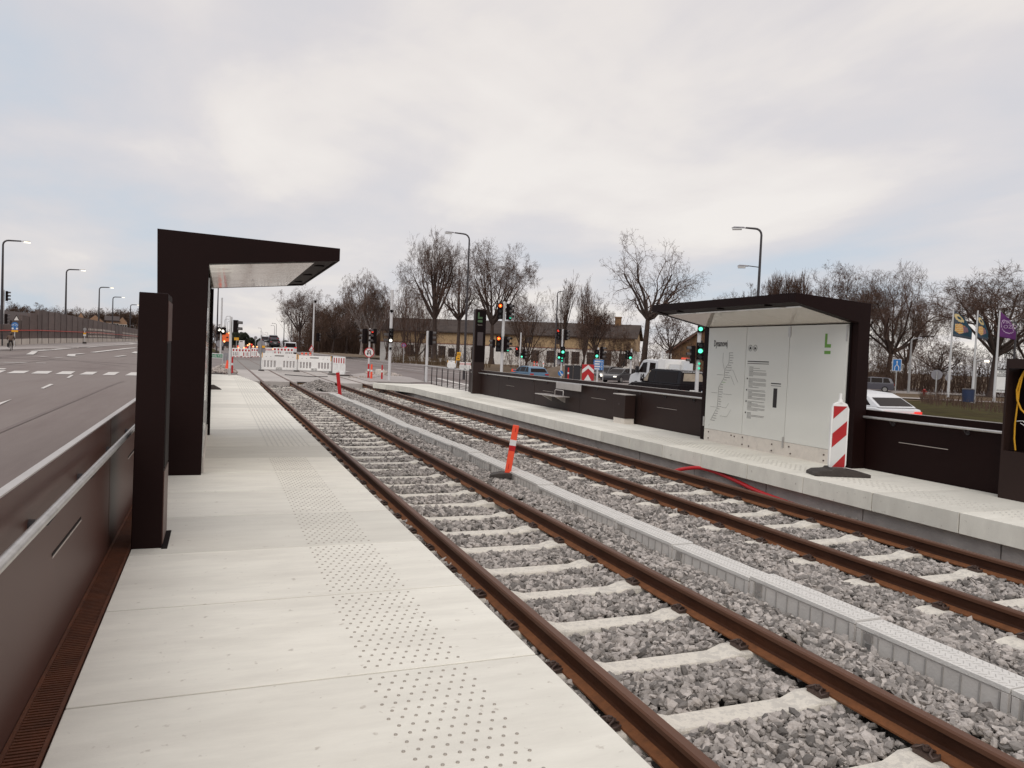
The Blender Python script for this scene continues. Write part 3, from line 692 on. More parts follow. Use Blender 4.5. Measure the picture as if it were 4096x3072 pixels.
b=MB(); b.b2((.24,-1.6,.64),(.30,-.02,1.74)); b.b2((.04,-1.6,.62),(.24,-.02,.64)); b.build('recess','black_frame',e)
def arc(cy,cz,r,a0,a1,n=14,x=.12): return [(x,cy+r*math.cos(a0+(a1-a0)*i/n),cz+r*1.25*math.sin(a0+(a1-a0)*i/n)) for i in range(n+1)]
b=MB(); b.tube(arc(-.50,1.42,.36,-.5,-2.6*0+ .0,4)[:1]+[( .12,-.10,.66),(.12,-.075,.95),(.12,-.10,1.2)],.011,8) if False else b.tube([(.12,-.115,.65),(.12,-.09,.8),(.12,-.085,1.0),(.12,-.105,1.3),(.12,-.11,1.45),(.12,-.14,1.62),(.12,-.16,1.69)],.011,8)
b.tube([(.11,-.17,1.71),(.11,-.12,1.6),(.11,-.085,1.45),(.11,-.10,1.32),(.11,-.16,1.2),(.11,-.25,1.12),(.11,-.4,1.1),(.11,-.5,1.2)],.012,8); b.build('cable','cable_yellow',e)
b=MB(); b.tube([(.1,-.12,1.04),(.1,-.2,1.05),(.1,-.3,.98)],.006,6); b.tube([(.1,-.17,1.02),(.1,-.3,.95)],.005,6); b.build('wire','white_film',e)
# seat and backrest hung on the wall
e=empty('wall_bench','grey steel leaning seat with backrest plate hung on the right platform wall','bench',(10.0,19.6,0))
b=MB(); b.b2((-.10,0,.655),(-.07,1.72,.86)); b.build('backrest','satin_alu',e,bevel=.01)
b=MB(); b.prism([(.9,.425),(2.62,.425),(2.62,.45),(.9,.45)],-.42,-.0,'x'); b.build('seat','satin_alu',e,bevel=.008)
b=MB(); b.prism([(-.0,.40),(-.34,.42),(-.0,.24)],1.2,1.26,'y'); b.prism([(-.0,.40),(-.34,.42),(-.0,.24)],2.2,2.26,'y'); b.build('bracket','satin_alu',e)
b=MB(); b.tube([(-.2,.95,.45),(-.2,.95,.60),(-.2,.98,.625),(-.2,1.52,.625),(-.2,1.55,.60),(-.2,1.55,.45)],.013,8); b.build('armrest','satin_alu',e)
e=empty('litter_bin','dark litter bin on a pale concrete foot beside the right platform wall','bin',(9.83,16.95,0))
b=MB(); b.b2((-.14,-.30,.14),(.16,.30,.735)); b.build('casing','wall_panel',e,bevel=.008)
b=MB(); b.b2((-.155,-.315,.735),(.16,.315,.76)); b.build('lid','satin_alu',e,bevel=.006)
b=MB(); b.b2((-.13,-.28,0),(.15,.28,.14)); b.build('foot','concrete_light',e)
b=MB(); b.cyl((-.145,-.02,.5),(-.155,-.02,.5),.012,n=8); b.build('lock','chrome',e)
# railing
e=empty('guard_railing','steel handrail on black posts at the far end of the right platform','railing',(10.12,30.7,0))
b=MB(); b.tube([(0,-1.2,.90),(0,7.35,.90),(0,7.4,.87),(0,7.4,0)],.024,10); b.build('handrail','galvanised',e)
for i in range(7):
    y=.35+i*.94; b=MB(); b.b2((-.012,y-.035,0),(.012,y+.035,.80)); b.tube([(0,y,.79),(-.0,y,.88)],.014,6); b.build('post','black_frame',e)
# delineator with the red stripes
e=empty('marker_beacon','red and white striped marker beacon on a black rubber foot standing on the right platform','beacon',at(3344,1902,.0),-.35)
b=MB(); b.prism([(-.10,.09),(.10,.09),(.135,.17),(.135,1.03),(.10,1.10),(.04,1.13),(-.04,1.13),(-.10,1.10),(-.135,1.03),(-.135,.17)],-.025,.025,'y'); b.cyl((0,0,1.12),(0,0,1.17),.04,.03,10); b.cyl((0,0,1.16),(0,0,1.26),.021,n=10); b.cyl((0,0,.02),(0,0,.10),.03,n=8); p=b.build('board','white_plastic',e,bevel=.004)
b=MB(); b.b2((-.112,-.029,.13),(.112,-.0255,1.07)); b.build('reflective_sheet','white_film',p)
b=MB()
def stripe(zl,zr,h):   # parallelogram rising to the right
    pts=[(-.108,zl),(.108,zr),(.108,zr+h),(-.108,zl+h)]
    b.prism(pts,-.0325,-.0295,'y')
b.prism([(-.108,.87),(.100,1.065),(-.108,1.065)],-.0325,-.0295,'y'); stripe(.43,.63,.215); b.prism([(-.085,.135),(.108,.135),(.108,.345)],-.0325,-.0295,'y'); b.build('red_stripe','red_film',p)
b=MB(); b.prism([(-.40,0),(.46,0),(.46,.05),(.30,.085),(.10,.115),(.08,.13),(-.12,.13),(-.14,.10),(-.32,.085),(-.40,.045)],-.17,.17,'y'); b.build('rubber_foot','rubber',e,bevel=.012)
b=MB(); b.add([(.14,-.09,.122),(.34,-.09,.090),(.34,.09,.090),(.14,.09,.122)],[(0,1,2,3)]); b.build('sticker','sticker_white',e)
# leaning orange marker between the tracks
def orange_marker(label,p,h,w,lean,yaw,foot=True,cols=('orange_plastic','white_film','red_paint')):
    e=empty('marker_post',label,'marker post',p,yaw)
    Rm=Matrix.Rotation(lean,4,'Y')
    b=MB(); t=w*.35
    z0=.06 if foot else 0
    b.b2((-w/2,-t/2,z0),(w/2,t/2,z0+h))
    o=b.build('post',cols[0],e,bevel=.006); o.rotation_euler.y=lean
    b=MB(); b.b2((-w/2-.002,-t/2-.002,z0+h*.585),(w/2+.002,t/2+.002,z0+h*.70)); q=b.build('white_band',cols[1],e); q.rotation_euler.y=lean
    b=MB(); b.b2((-w/2-.002,-t/2-.002,z0+h*.475),(w/2+.002,t/2+.002,z0+h*.585)); q=b.build('red_band',cols[2],e); q.rotation_euler.y=lean
    b=MB(); b.b2((-w*.10,-t/2-.003,z0+h*.10),(-w*.0,-t/2-.001,z0+h*.21)); b.b2((-w*.0,-t/2-.003,z0+h*.86),(w*.1,-t/2-.001,z0+h*.95)); q=b.build('slot',cols[2],e); q.rotation_euler.y=lean
    if foot:
        b=MB(); b.prism([(-.30,0),(.30,0),(.27,.05),(.12,.085),(-.12,.085),(-.27,.05)],-.13,.13,'y'); b.build('rubber_foot','rubber',e,bevel=.01)
    return e
pp=at(2028,1905,-.40); orange_marker('orange marker post with a white band leaning over the cable trough',(pp.x,pp.y,-.42),.83,.105,.13,facing(pp)-.5+.5)
pp=at(1360,1580,-.40); e=empty('marker_post','short plain red marker post leaning at the far end of the cable trough','marker post',(pp.x,pp.y,-.42),facing(pp))
b=MB(); b.b2((-.075,-.03,0),(.075,.03,1.0)); q=b.build('post','red_paint',e,bevel=.01); q.rotation_euler.y=-.13
# red hose
hp=[(7.86,11.75,-.42),(8.02,11.6,-.33),(8.2,11.35,-.27),(8.27,11.0,-.28),(8.27,10.4,-.34),(8.24,9.8,-.41),(8.2,9.2,-.44),(8.17,8.7,-.45),(8.15,8.2,-.46),(8.12,7.95,-.50)]
hp=[Vector(p) for p in hp]; sm=[]
for i in range(len(hp)-1):
    p0,p1,p2,p3=hp[max(i-1,0)],hp[i],hp[i+1],hp[min(i+2,len(hp)-1)]
    for k in range(6):
        t=k/6; sm.append(.5*((2*p1)+(p2-p0)*t+(2*p0-5*p1+4*p2-p3)*t*t+(3*p1-p0-3*p2+p3)*t**3))
sm.append(hp[-1]); b=MB(); b.tube(sm,[.033+.0022*(i%2) for i in range(len(sm))],12); tag(b.build('hose','hose_red'),'red corrugated hose lying between the rail and the right platform face','hose')
# foot seen behind the left shelter
pp=at(835,1557,0); e=empty('beacon_foot','black rubber foot standing just behind the left shelter','rubber foot',(pp.x,pp.y,0),0); 
b=MB(); b.prism([(-.15,0),(.42,0),(.36,.05),(.16,.16),(-.15,.16)],-.14,.14,'y'); b.build('body','rubber',e,bevel=.01)
# ================================================================ street furniture
def ztop(e): return e
def signal_head(parent,x,z,s,lit,fac=0.,h=.92,y=-.12,off=True,body='signal_black'):
    # three lenses; lit = {index: material}; fac = heading of the lenses off the viewer (radians)
    b=MB(); w=.30*s; H=h*s; b.b2((-w/2,-.10*s,-H/2),(w/2,.10*s,H/2))
    n=3 if h>.7 else (2 if h>.5 else 1); step=H/n
    for i in range(n):
        z0=H/2-step*(i+.5); r=.115*s; k=10
        vs=[];fs=[]
        for j in range(k+1):
            a=-.3+ (PI+.6)*j/k; ca,sa=math.cos(a),math.sin(a)
            vs+=[(r*ca,-.10*s,z0+r*sa),(r*ca,-.32*s,z0+r*sa*.95)]
        fs=[(2*j,2*j+1,2*j+3,2*j+2) for j in range(k)]
        b.add(vs,fs,1)
    o=b.build('signal_head',[body,'visor_grey'],parent); o.location=(x,y,z); o.rotation_euler.z=fac
    for i in range(n):
        z0=H/2-step*(i+.5); l=MB(); l.cyl((0,-.10*s,z0),(0,-.13*s,z0),.095*s,n=16)
        mm=lit.get(i)
        q=l.build('lens',mm if mm else 'lens_off',o)
        if mm=='lit_red': l=MB(); l.cyl((0,-.13*s,z0),(0,-.136*s,z0),.045*s,n=14); l.build('lens_core','lit_core',o)
    return o
def pole(e,h,r,mat='pole_white',r1=None,lean=0):
    b=MB(); b.cyl((0,0,-.1),(lean,0,h),r,r1 if r1 else r,12); b.cyl((lean,0,h),(lean,0,h+.03),r*.7,.01,12); return b.build('pole',mat,e)
def S(label,u,v,d,topv,heads,r=.057,mat='pole_white',name='traffic_signal',cat='traffic light',group=None):
    e,s=F(name,label,cat,u,v,d,None,group); pole(e,(v-topv)/s,r,mat)
    for (du,hv,sc,lit,fac,h) in heads: signal_head(e,du/s,(v-hv)/s,sc,lit,fac,h)
    return e,s
# left edge
e,s=S('white traffic light pole at the left edge of the photo beside the street lamp',10,1393,97,1160,[(11,1184,1.15,{},PI/2,.92),(10,1275,1.15,{},PI/2,.92)],r=.11)
# between the platforms' far ends
e,s=S('white traffic light pole at the far end of the left platform',918,1501,41,1268,[(18,1304,1.0,{},1.35,.62)],r=.068)
b=MB(); b.cyl((0,0,-.1),(0,0,.35),.078,n=12); b.build('sleeve','galvanised',e)
e,s=S('tall white mast carrying a black light box behind the far end of the left platform',882,1414,100,1192,[(-9,1320,1.5,{0:'lit_white'},.35,.45),(9,1324,1.7,{0:'lit_white'},-.25,.45)],r=.10,group=None)
b=MB(); z=(1414-1325)/s; b.b2((-.55,.02,z-.42),(.5,.2,z+.5)); b.build('backing_board','signal_black',e)
e,s=S('grey white pole with a small sensor on top in front of the birch wood',1250,1427,130,1211,[(18,1348,1.55,{},2.3,.92)],r=.13)
b=MB(); b.b2((-.02,-.2,s and (1427-1211)/s),(.35,.2,(1427-1204)/s+.1)); b.build('sensor','signal_black',e)
e,s=S('signal pole carrying the no U-turn sign with a red light on its right',1473,1515,50,1315,[(-19,1346,1.05,{},PI-.4+1.4,.92),(16,1344,1.05,{0:'lit_red_dim'},-.9,.92)],r=.06)
z=(1515-1410)/s; r_=20/s
b=MB(); b.disc((0,-.09,z),r_,th=.02,n=28,m=0); p=b.build('no_u_turn_sign',['white_film'],e)
b=MB(); n=28
for i in range(n):
    a0,a1=2*PI*i/n,2*PI*(i+1)/n; R0,R1=r_*.82,r_*1.0
    b.add([(R1*math.cos(a0),-.104,z+R1*math.sin(a0)),(R1*math.cos(a1),-.104,z+R1*math.sin(a1)),(R0*math.cos(a1),-.104,z+R0*math.sin(a1)),(R0*math.cos(a0),-.104,z+R0*math.sin(a0))],[(0,1,2,3)])
b.tube([(-r_*.58,-.108,z+r_*.58),(r_*.58,-.108,z-r_*.58)],.018,4); b.build('red_ring','red_film',p)
b=MB(); b.tube([(r_*.28,-.106,z-r_*.5),(r_*.28,-.106,z+r_*.12),(r_*.2,-.106,z+r_*.34),(0,-.106,z+r_*.42),(-r_*.2,-.106,z+r_*.34),(-r_*.28,-.106,z+r_*.1),(-r_*.28,-.106,z-r_*.25)],.026,4); b.prism([(-r_*.5,z-r_*.15),(-r_*.06,z-r_*.15),(-r_*.28,z-r_*.55)],-.109,-.103,'y'); b.build('arrow','print_black',p)
e,s=S('tall white pole with a lit white signal at the tip of the right platform',1556,1524,47,1161,[(2,1338,.8,{},0.2,.92),(1,1362,.95,{0:'lit_white'},0,.30),(1,1394,.5,{},0,.3)],r=.088)
b=MB(); z=(1524-1247)/s; b.cyl((-.04,-.15,z),(.05,-.1,z+.05),.09,n=10); b.build('camera','signal_black',e)
b=MB(); z=(1524-1340)/s; b.b2((-.42,-.1,z-.05),(-.12,.05,z+.10)); b.b2((-.42,-.1,z-.38),(-.12,.05,z-.24)); b.build('side_visor','visor_grey',e)
e,s=S('plain light grey signal pole behind the railing of the right platform',1704,1522,48,1325,[(12,1352,1.0,{},PI*.55,.92)],r=.085)
e,s=S('tall white signal pole with two red lights beside the station pylon',2002,1572,44,1208,[(-15,1246,1.0,{0:'lit_red'},0,.92),(20,1247,1.0,{2:'lit_green_dim'},.95,.92),(-16,1376,1.0,{0:'lit_red'},0,.92),(16,1376,1.0,{2:'lit_green_dim'},.95,.92),(-36,1376,.8,{},-1.4,.6)],r=.085)
e,s=S('thin white signal pole with red and green lights behind the blue car',2078,1480,88,1331,[(-12,1408,1.2,{0:'lit_red_dim'},-.4,.92),(6,1421,1.0,{1:'lit_green'},0.1,.62),(16,1416,1.2,{},1.3,.92)],r=.075)
e,s=S('white signal pole with a cluster of green lights beside the dark street lamp',2243,1510,66,1318,[(-15,1338,1.0,{0:'lit_red_dim'},-.5,.92),(14,1340,1.0,{},1.2,.92),(4,1408,1.25,{1:'lit_green'},0,.75),(-10,1424,.9,{1:'lit_green'},-.1,.62),(2,1438,.8,{0:'lit_green_dim',1:'lit_green_dim'},0,.6)],r=.075)
b=MB(); z=(1510-1446)/s; b.b2((-.4,.05,z-.25),(.25,.08,z+.3)); b.build('backing_board','sign_back',e)
e,s=S('white signal pole with a green light beside the blue direction board',2388,1522,58,1391,[(-5,1416,1.05,{1:'lit_green'},0,.62),(14,1411,1.05,{},1.2,.92)],r=.075)
e,s=S('white signal pole with a green light in front of the yellow house corner',2522,1490,72,1396,[(-14,1420,1.1,{},-.5,.75),(-4,1424,1.1,{1:'lit_green'},.1,.62)],r=.075)
e,s=S('white signal pole with a large green light beside the left edge of the right shelter',2786,1560,36,1300,[(4,1317,.95,{0:'lit_green'},0,.32),(6,1404,1.05,{1:'lit_green'},.1,.75),(-22,1420,.9,{},-1.3,.92),(26,1424,.9,{},1.3,.5)],r=.088)
b=MB(); z0=(1560-1454)/s; b.cyl((.06,-.16,z0),(.06,-.2,z0),.055,n=12); b.cyl((.06,-.16,z0-.22),(.06,-.2,z0-.22),.055,n=12); b.build('small_light','lit_green_dim',e)
# white square post behind the van
e,s=F('site_post','white square post standing behind the flatbed van','post',2648,1462,60); b=MB(); b.b2((-.07,-.07,-1),(.07,.07,(1462-1404)/s)); b.build('shaft','pole_white',e)
# ---- street lamps
def lamp(label,u,v,d,topv,arm,on,r=.09,mat='pole_dark',group=None,arm2=None,name='street_lamp',lean=0):
    e,s=F(name,label,'street lamp',u,v,d,None,group); h=(v-topv)/s; a=arm/s; sg=1 if a>0 else -1; q=min(.5,abs(a)*.3)
    b=MB(); b.tube([(0,0,-.2),(0,0,h*.3)],[r,r*.85],10,0,False); pts=[(0,0,h*.3),(0,0,h-q)]+[(sg*q*(1-math.cos(t)),0,h-q+q*math.sin(t)) for t in (.4,.8,1.2,1.57)]+[(a*.72,0,h+.06)]
    b.tube(pts,[r*.85]+[r*.55]*5+[r*.45],8); p=b.build('pole',mat,e)
    def head(ax,az,sc=1):
        b=MB(); b.add([(ax-sg*.0,-.09,az),(ax,.09,az),(ax+sg*.42*sc,.17,az+.03),(ax+sg*.85*sc,.10,az+.02),(ax+sg*.85*sc,-.10,az+.02),(ax+sg*.42*sc,-.17,az+.03),(ax+sg*.1,0,az+.09),(ax+sg*.7*sc,0,az+.12)],[(0,1,2,3,4,5),(0,5,6),(0,6,1),(1,6,7,2),(5,4,7,6),(2,7,3),(3,7,4)])
        H=b.build('lamp_head','sign_back' if not on else 'pole_grey',e)
        b=MB(); b.b2((ax+sg*.22*sc,-.13,az-.10),(ax+sg*.80*sc,.13,az+.0)); b.build('lamp_glass','lamp_on' if on else 'galvanised',H)
    head(a*.72,h+.04,1.0 if abs(a)>1.3 else .45)
    if arm2:
        z2=(v-arm2)/s; b=MB(); b.tube([(0,0,z2-.1),(a*.55,0,z2+.0)],.03,6); b.build('lower_arm',mat,e); head(a*.5,z2-.05,.8)
    return e
GL='lit street lamps along the left road'
for (u,v,d,t,arm,lab) in ((5,1390,95,962,85,'nearest lit street lamp on the left, at the edge of the photo'),(260,1368,129,1078,62,'second lit street lamp on the left, in front of the noise wall'),(393,1363,172,1149,48,'third lit street lamp on the left, before the brick gables'),(448,1362,216,1188,40,'fourth lit street lamp on the left, beside the pointed brick gable'),(519,1364,265,1219,30,'farthest lit street lamp left of the dark pylon')):
    lamp(lab,u,v,d,t,arm,True,.12+.0004*d,group=GL)
lamp('tall dark street lamp with a single arm beside the station pylon',1855,1513,64,940,-82,False,.12)
lamp('tall street lamp with a second lower arm behind the right shelter',3015,1500,50,918,-86,False,.12,arm2=1065)
lamp('dark lamp column rising behind the left shelter canopy',866,1405,150,1120,30,False,.16)
lamp('thin dark street lamp rising behind the cluster of green signals',2216,1505,75,1168,22,False,.09)
GF='distant street lamps along the tracks'
for (u,v,d,t,arm,mt) in ((901,1385,230,1265,16,'pole_grey'),(896,1385,260,1277,14,'pole_grey'),(908,1388,300,1286,12,'pole_grey'),(1043,1385,300,1313,-12,'pole_grey'),(1050,1385,360,1328,-10,'pole_grey'),(1103,1390,210,1295,-17,'pole_grey'),(1096,1390,240,1303,-14,'pole_grey'),(1070,1385,330,1331,-11,'pole_grey'),(1064,1385,380,1339,-9,'pole_grey'),(1134,1395,170,1288,-8,'pole_dark'),(1163,1395,190,1285,-6,'pole_dark'),(1127,1390,340,1365,-7,'pole_grey')):
    lamp({901:'far street lamp left of the white signal pole, tallest of three',896:'far street lamp left of the white signal pole, middle height',908:'far street lamp left of the white signal pole, lowest of three',1043:'far street lamp behind the front barrier, with arms on both sides',1050:'far thin street lamp right of the twin armed one',1103:'far street lamp above the car transporter, right one of the pair',1096:'far street lamp above the car transporter, left one of the pair',1070:'tiny far street lamp left of the car transporter top',1064:'tiniest far street lamp left of the car transporter',1134:'dark far lamp column between transporter and white van',1163:'dark far lamp column in front of the wood edge',1127:'tiny far street lamp right of the car transporter'}[u],u,v,d,t,arm,False,.11,mt,GF)
lamp('modern grey street lamp with a flat arm right of the blue merging sign',3634,1560,62,1356,24,False,.10,'pole_grey')
lamp('grey street lamp with a white glowing head among the flagpoles',3894,1600,55,1443,30,True,.12,'pole_grey')
lamp('dark street lamp with a round white head at the right edge',4048,1560,60,1290,-26,True,.09,'pole_dark')
# ---- flags
def flag(label,u,v,d,topv,f0,f1,w,kind):
    e,s=F('flagpole',label,'flagpole',u,v,d,None,'flagpoles on the right'); h=(v-topv)/s; lean=(v-topv)*.0/s
    b=MB(); b.tube([(0,0,-.1),(0,0,h)],[.075,.04],10); b.build('pole','pole_white',e)
    z1=(v-f0)/s; z0=(v-f1)/s; W=w/s
    # cloth grid hanging from the pole, drooping away to the lower right
    def X(a,c): # a 0..1 across, c 0..1 down
        dr=a*.30*(z1-z0)
        return (.03+W*a*(.55+.45*min(1,c*1.6)) , .10*math.sin(a*5+c*3)*a, z1-(z1-z0)*c*(1-.05*a)-dr*(1.0-.45*c))
    b=MB(); na,nc=20,28; V=[X(i/na,j/nc) for j in range(nc+1) for i in range(na+1)]
    def colr(a,c):
        if kind==2:
            r=math.hypot((a-.5)/.40,(c-.5)/.28)
            return 3 if .93<r<1.03 else 0
        # ring shaped eye, striped patch with speckled side
        r=math.hypot((a-.42)/.36,(c-.20)/.15)
        if r<.45: return 0
        if r<1: return 1
        if .10<a<.78 and .42+abs(a-.45)*.25<c<.86-abs(a-.35)*.35: return 4 if a>.55 and c>.5 else (2 if int((c*1.0+a*.18)*26)%2 else 1)
        return 5 if (a<.3 and c<.5) or c>.9 else 0
    mats=['flag_teal','slot_light','flag_orange','flag_pale','flag_mauve','flag_grey'] if kind!=2 else ['flag_purple']*3+['flag_pale','flag_purple','flag_purple']
    if kind!=2: mats[1]='flag_cream'
    o=len(b.v); b.v+=V
    for j in range(nc):
        for i in range(na):
            k=j*(na+1)+i; b.f.append((k,k+1,k+na+2,k+na+1)); b.m.append(colr((i+.5)/na,(j+.5)/nc)); b.t.append(1.); b.sm.append(True)
    fo=b.build('flag',mats,e)
    so=fo.modifiers.new('thick','SOLIDIFY'); so.thickness=.006
    if kind==2:
        b=MB(); zc=(z0+z1)/2; b.text('VIK',(z1-z0)*.20,(W*.16,-.14,zc+.02),(PI/2,0,0)); b.text('OZO',(z1-z0)*.20,(W*.26,-.14,zc-(z1-z0)*.17),(PI/2,0,0)); b.build('lettering','flag_pale',fo)
    return e
flag('white flagpole with a teal and orange striped flag, left of the three',3792,1583,50,1236,1240,1345,66,0)
flag('white flagpole with a narrow folded teal flag, middle of the three',3888,1603,48,1243,1256,1350,38,1)
flag('white flagpole with a purple lettered flag at the right edge',3976,1598,48,1243,1247,1347,56,2)
# ---- signs on posts
def post(e,h,r=.035,mat='galvanised'): b=MB(); b.cyl((0,0,-.1),(0,0,h),r,n=8); return b.build('post',mat,e)
e,s=F('merge_sign','blue sign with two white lanes merging into an arrow','road sign',3581,1568,60); h=(1568-1436)/s; post(e,h); w=32/s; H=48/s
b=MB(); b.b2((-w/2,-.06,h-H),(w/2,-.04,h)); p=b.build('board','white_film',e)
b=MB(); b.b2((-w/2+.03,-.068,h-H+.03),(w/2-.03,-.061,h-.03)); b.build('blue_field','sign_blue',p)
b=MB(); c=h-H*.5
for sg in (-1,1): b.tube([(sg*w*.22,-.072,h-H*.94),(sg*w*.22,-.072,h-H*.66),(0,-.072,h-H*.46)],w*.045,4)
b.tube([(0,-.072,h-H*.46),(0,-.072,h-H*.25)],w*.045,4); b.prism([(-w*.10,h-H*.28),(w*.10,h-H*.28),(0,h-H*.12)],-.075,-.069,'y'); b.build('arrow','white_film',p)
def roundsign(label,u,v,d,cv,rp,mat='sign_back',name='round_sign',group=None,r=.035):
    e,s=F(name,label,'road sign',u,v,d,None,group); h=(v-cv)/s; post(e,h+rp/s*.6,r); b=MB(); b.disc((0,.05,h),rp/s,th=.015,n=26); b.build('disc',mat,e); return e,s,h
roundsign('round grey back of a road sign in front of the shrubs, the larger of two',3741,1590,52,1499,20)
roundsign('round grey back of a road sign hidden partly behind the left flagpole',3790,1577,60,1511,13)
roundsign('round grey sign back low beside the green direction sign',903,1462,70,1428,17)
roundsign('round grey sign back beside the tall dark lamp column',878,1420,100,1375,14)
roundsign('small round grey sign back far away behind the barriers',1021,1395,190,1351,6.5,r=.06)
e,s=F('round_sign','grey post with two round sign backs and a yellow plate behind the front barrier','road sign',1041,1483,61); h=(1483-1313)/s*.0; post(e,(1483-1340)/s,.045,'pole_grey')
b=MB(); b.disc((.02,.06,(1483-1377)/s),15.5/s,th=.02,n=26); b.build('disc','sign_back',e); b=MB(); b.disc((.04,.06,(1483-1402)/s),15.5/s,th=.02,n=26); b.build('disc','sign_back',e)
b=MB(); b.b2((4/s,-.02,(1483-1391)/s),(15/s,0,(1483-1382)/s)); b.build('plate','yellow_sign',e)
e,s,h=roundsign('round no stopping sign on a thin post in front of the house',1613,1447,85,1381,9.5,'sign_blue',name='no_stopping_sign')
b=MB(); n=24; R=9.5/s
for i in range(n):
    a0,a1=2*PI*i/n,2*PI*(i+1)/n; b.add([(R*math.cos(a0),.03,h+R*math.sin(a0)),(R*math.cos(a1),.03,h+R*math.sin(a1)),(R*.78*math.cos(a1),.03,h+R*.78*math.sin(a1)),(R*.78*math.cos(a0),.03,h+R*.78*math.sin(a0))],[(0,1,2,3)])
b.tube([(-R*.6,.03,h+R*.6),(R*.6,.03,h-R*.6)],.03,4); b.tube([(R*.6,.03,h+R*.6),(-R*.6,.03,h-R*.6)],.03,4); b.build('red_ring','red_film',e)
# yellow diversion signs
e,s=F('diversion_sign','yellow bicycle sign over a second yellow plate on a leaning white post','road sign',1821,1472,72); b=MB(); b.cyl((0,0,-.1),(.22,0,(1472-1408)/s),.03,n=6); b.build('post','pole_white',e)
for i,(a0,a1,c) in enumerate(((1408,1424,12),(1425,1441,9))):
    b=MB(); b.b2((c/s-.18,-.06,(1472-a1)/s),(c/s+.20,-.04,(1472-a0)/s)); p=b.build('plate','yellow_sign',e)
    b=MB(); zc=(1472-(a0+a1)/2)/s
    if i==0:
        for sg in (-1,1):
            for k in range(10): A,B=2*PI*k/10,2*PI*(k+1)/10; b.tube([(c/s+sg*.08+.06*math.cos(A),-.065,zc-.03+.06*math.sin(A)),(c/s+sg*.08+.06*math.cos(B),-.065,zc-.03+.06*math.sin(B))],.010,4)
        b.tube([(c/s-.08,-.065,zc-.03),(c/s-.03,-.065,zc+.06),(c/s+.06,-.065,zc+.06),(c/s+.08,-.065,zc-.03)],.010,4)
    else: b.b2((c/s-.10,-.065,zc-.02),(c/s+.10,-.062,zc+.02)); b.prism([(c/s+.02,zc+.07),(c/s+.14,zc),(c/s+.02,zc-.07)],-.066,-.062,'y')
    b.build('symbol','print_black',p)
e,s=F('diversion_sign','pair of yellow plates on a thin post far behind the barriers','road sign',945,1390,150); post(e,(1390-1350)/s,.06)
for sg in (-1,1): b=MB(); b.b2((sg*4.6/s-4.2/s,-.08,(1390-1361)/s),(sg*4.6/s+4.2/s,-.05,(1390-1350)/s)); b.build('plate','yellow_sign',e)
e,s=F('info_board','white construction board far behind the barriers','sign board',965,1392,140); b=MB(); b.prism([(-11/s,0),(12/s,0),(12/s,30/s),(-9/s,30/s)],-.05,.05,'y'); p=b.build('board','white_plastic',e); b=MB(); b.b2((-6/s,-.06,24/s),(5/s,-.051,27/s)); b.build('lettering','print_black',p)
e,s=F('warning_sign','triangular and round red bordered signs on one post behind the grey white pole','road sign',1246,1424,105); post(e,(1424-1378)/s,.05)
b=MB(); b.prism([(-11/s,(1424-1397)/s),(9/s,(1424-1397)/s),(0,(1424-1378)/s)],-.06,-.04,'y'); b.disc((-3/s,-.05,(1424-1400)/s),8/s,th=.02); p=b.build('plates','red_film',e)
b=MB(); b.prism([(-6/s,(1424-1395)/s),(5/s,(1424-1395)/s),(0,(1424-1385)/s)],-.07,-.061,'y'); b.disc((-3/s,-.066,(1424-1400)/s),5.5/s,th=.01); b.build('white_fields','white_film',p); b=MB(); b.disc((-3/s,-.08,(1424-1400)/s),2.4/s,th=.01); b.build('symbol','print_black',p)
# green direction sign
e,s=F('direction_sign','green arrow shaped direction sign with white lettering beside the left shelter','road sign',889,1475,48); post(e,(1475-1415)/s,.03)
L=52/s; z0=(1475-1432)/s; z1=(1475-1416)/s
b=MB(); b.prism([(-L-.05,(z0+z1)/2),(-L+.12,z0-.02),(.03,z0-.02),(.03,z1+.02),(-L+.12,z1+.02)],-.05,-.035,'y'); p=b.build('border','white_film',e)
b=MB(); b.prism([(-L,(z0+z1)/2),(-L+.13,z0+.02),(0,z0+.02),(0,z1-.02),(-L+.13,z1-.02)],-.058,-.051,'y'); b.build('board','sign_green',p)
b=MB(); b.text('Rødby 4 km',.20,(-L+.16,-.062,z0+.06),(PI/2,0,0),ext=.002,sx=.62); b.build('lettering','white_film',p)
# blue direction board and keep-right sign, chevron
e,s=F('direction_board','blue board with four rows of white place names on a thin post','sign board',2410,1530,50); post(e,(1530-1440)/s,.03)
b=MB(); b.b2((-39/s,-.06,(1530-1481)/s),(1/s,-.04,(1530-1440)/s)); p=b.build('board','sign_blue',e,bevel=.03)
b=MB()
for i in range(4):
    z=(1530-1446-i*10)/s; b.b2((-35/s,-.066,z-.05),(-(12+3*(i%2))/s,-.061,z+.035)); b.prism([(-7/s,z+.05),(-3/s,z),(-7/s,z-.06)],-.066,-.061,'y')
    if i: b.b2((-39/s,-.066,z+5.0/s),(1/s,-.061,z+5.6/s))
b.build('lettering','white_film',p)
e,s=F('chevron_board','large red and white arrowhead board behind the right platform wall','sign board',2350,1532,49); w=48/s; zt=(1532-1458)/s; zb_=(1532-1516)/s
b=MB(); b.b2((-w/2,-.04,zb_-.1),(w/2,-.01,zt)); p=b.build('board','red_film',e,bevel=.02); post(e,zb_,.04)
b=MB()
def chev(zc,th): b.prism([(-w*.48,zc-w*.42),(0,zc),(w*.48,zc-w*.42),(w*.48,zc-w*.42-th),(0,zc-th),(-w*.48,zc-w*.42-th)],-.048,-.041,'y')
chev(zt-.02,w*.30); b.prism([(-w*.30,zb_-.09),(0,zt-.02-w*.80),(w*.30,zb_-.09)],-.048,-.041,'y'); b.build('white_chevron','white_film',p)
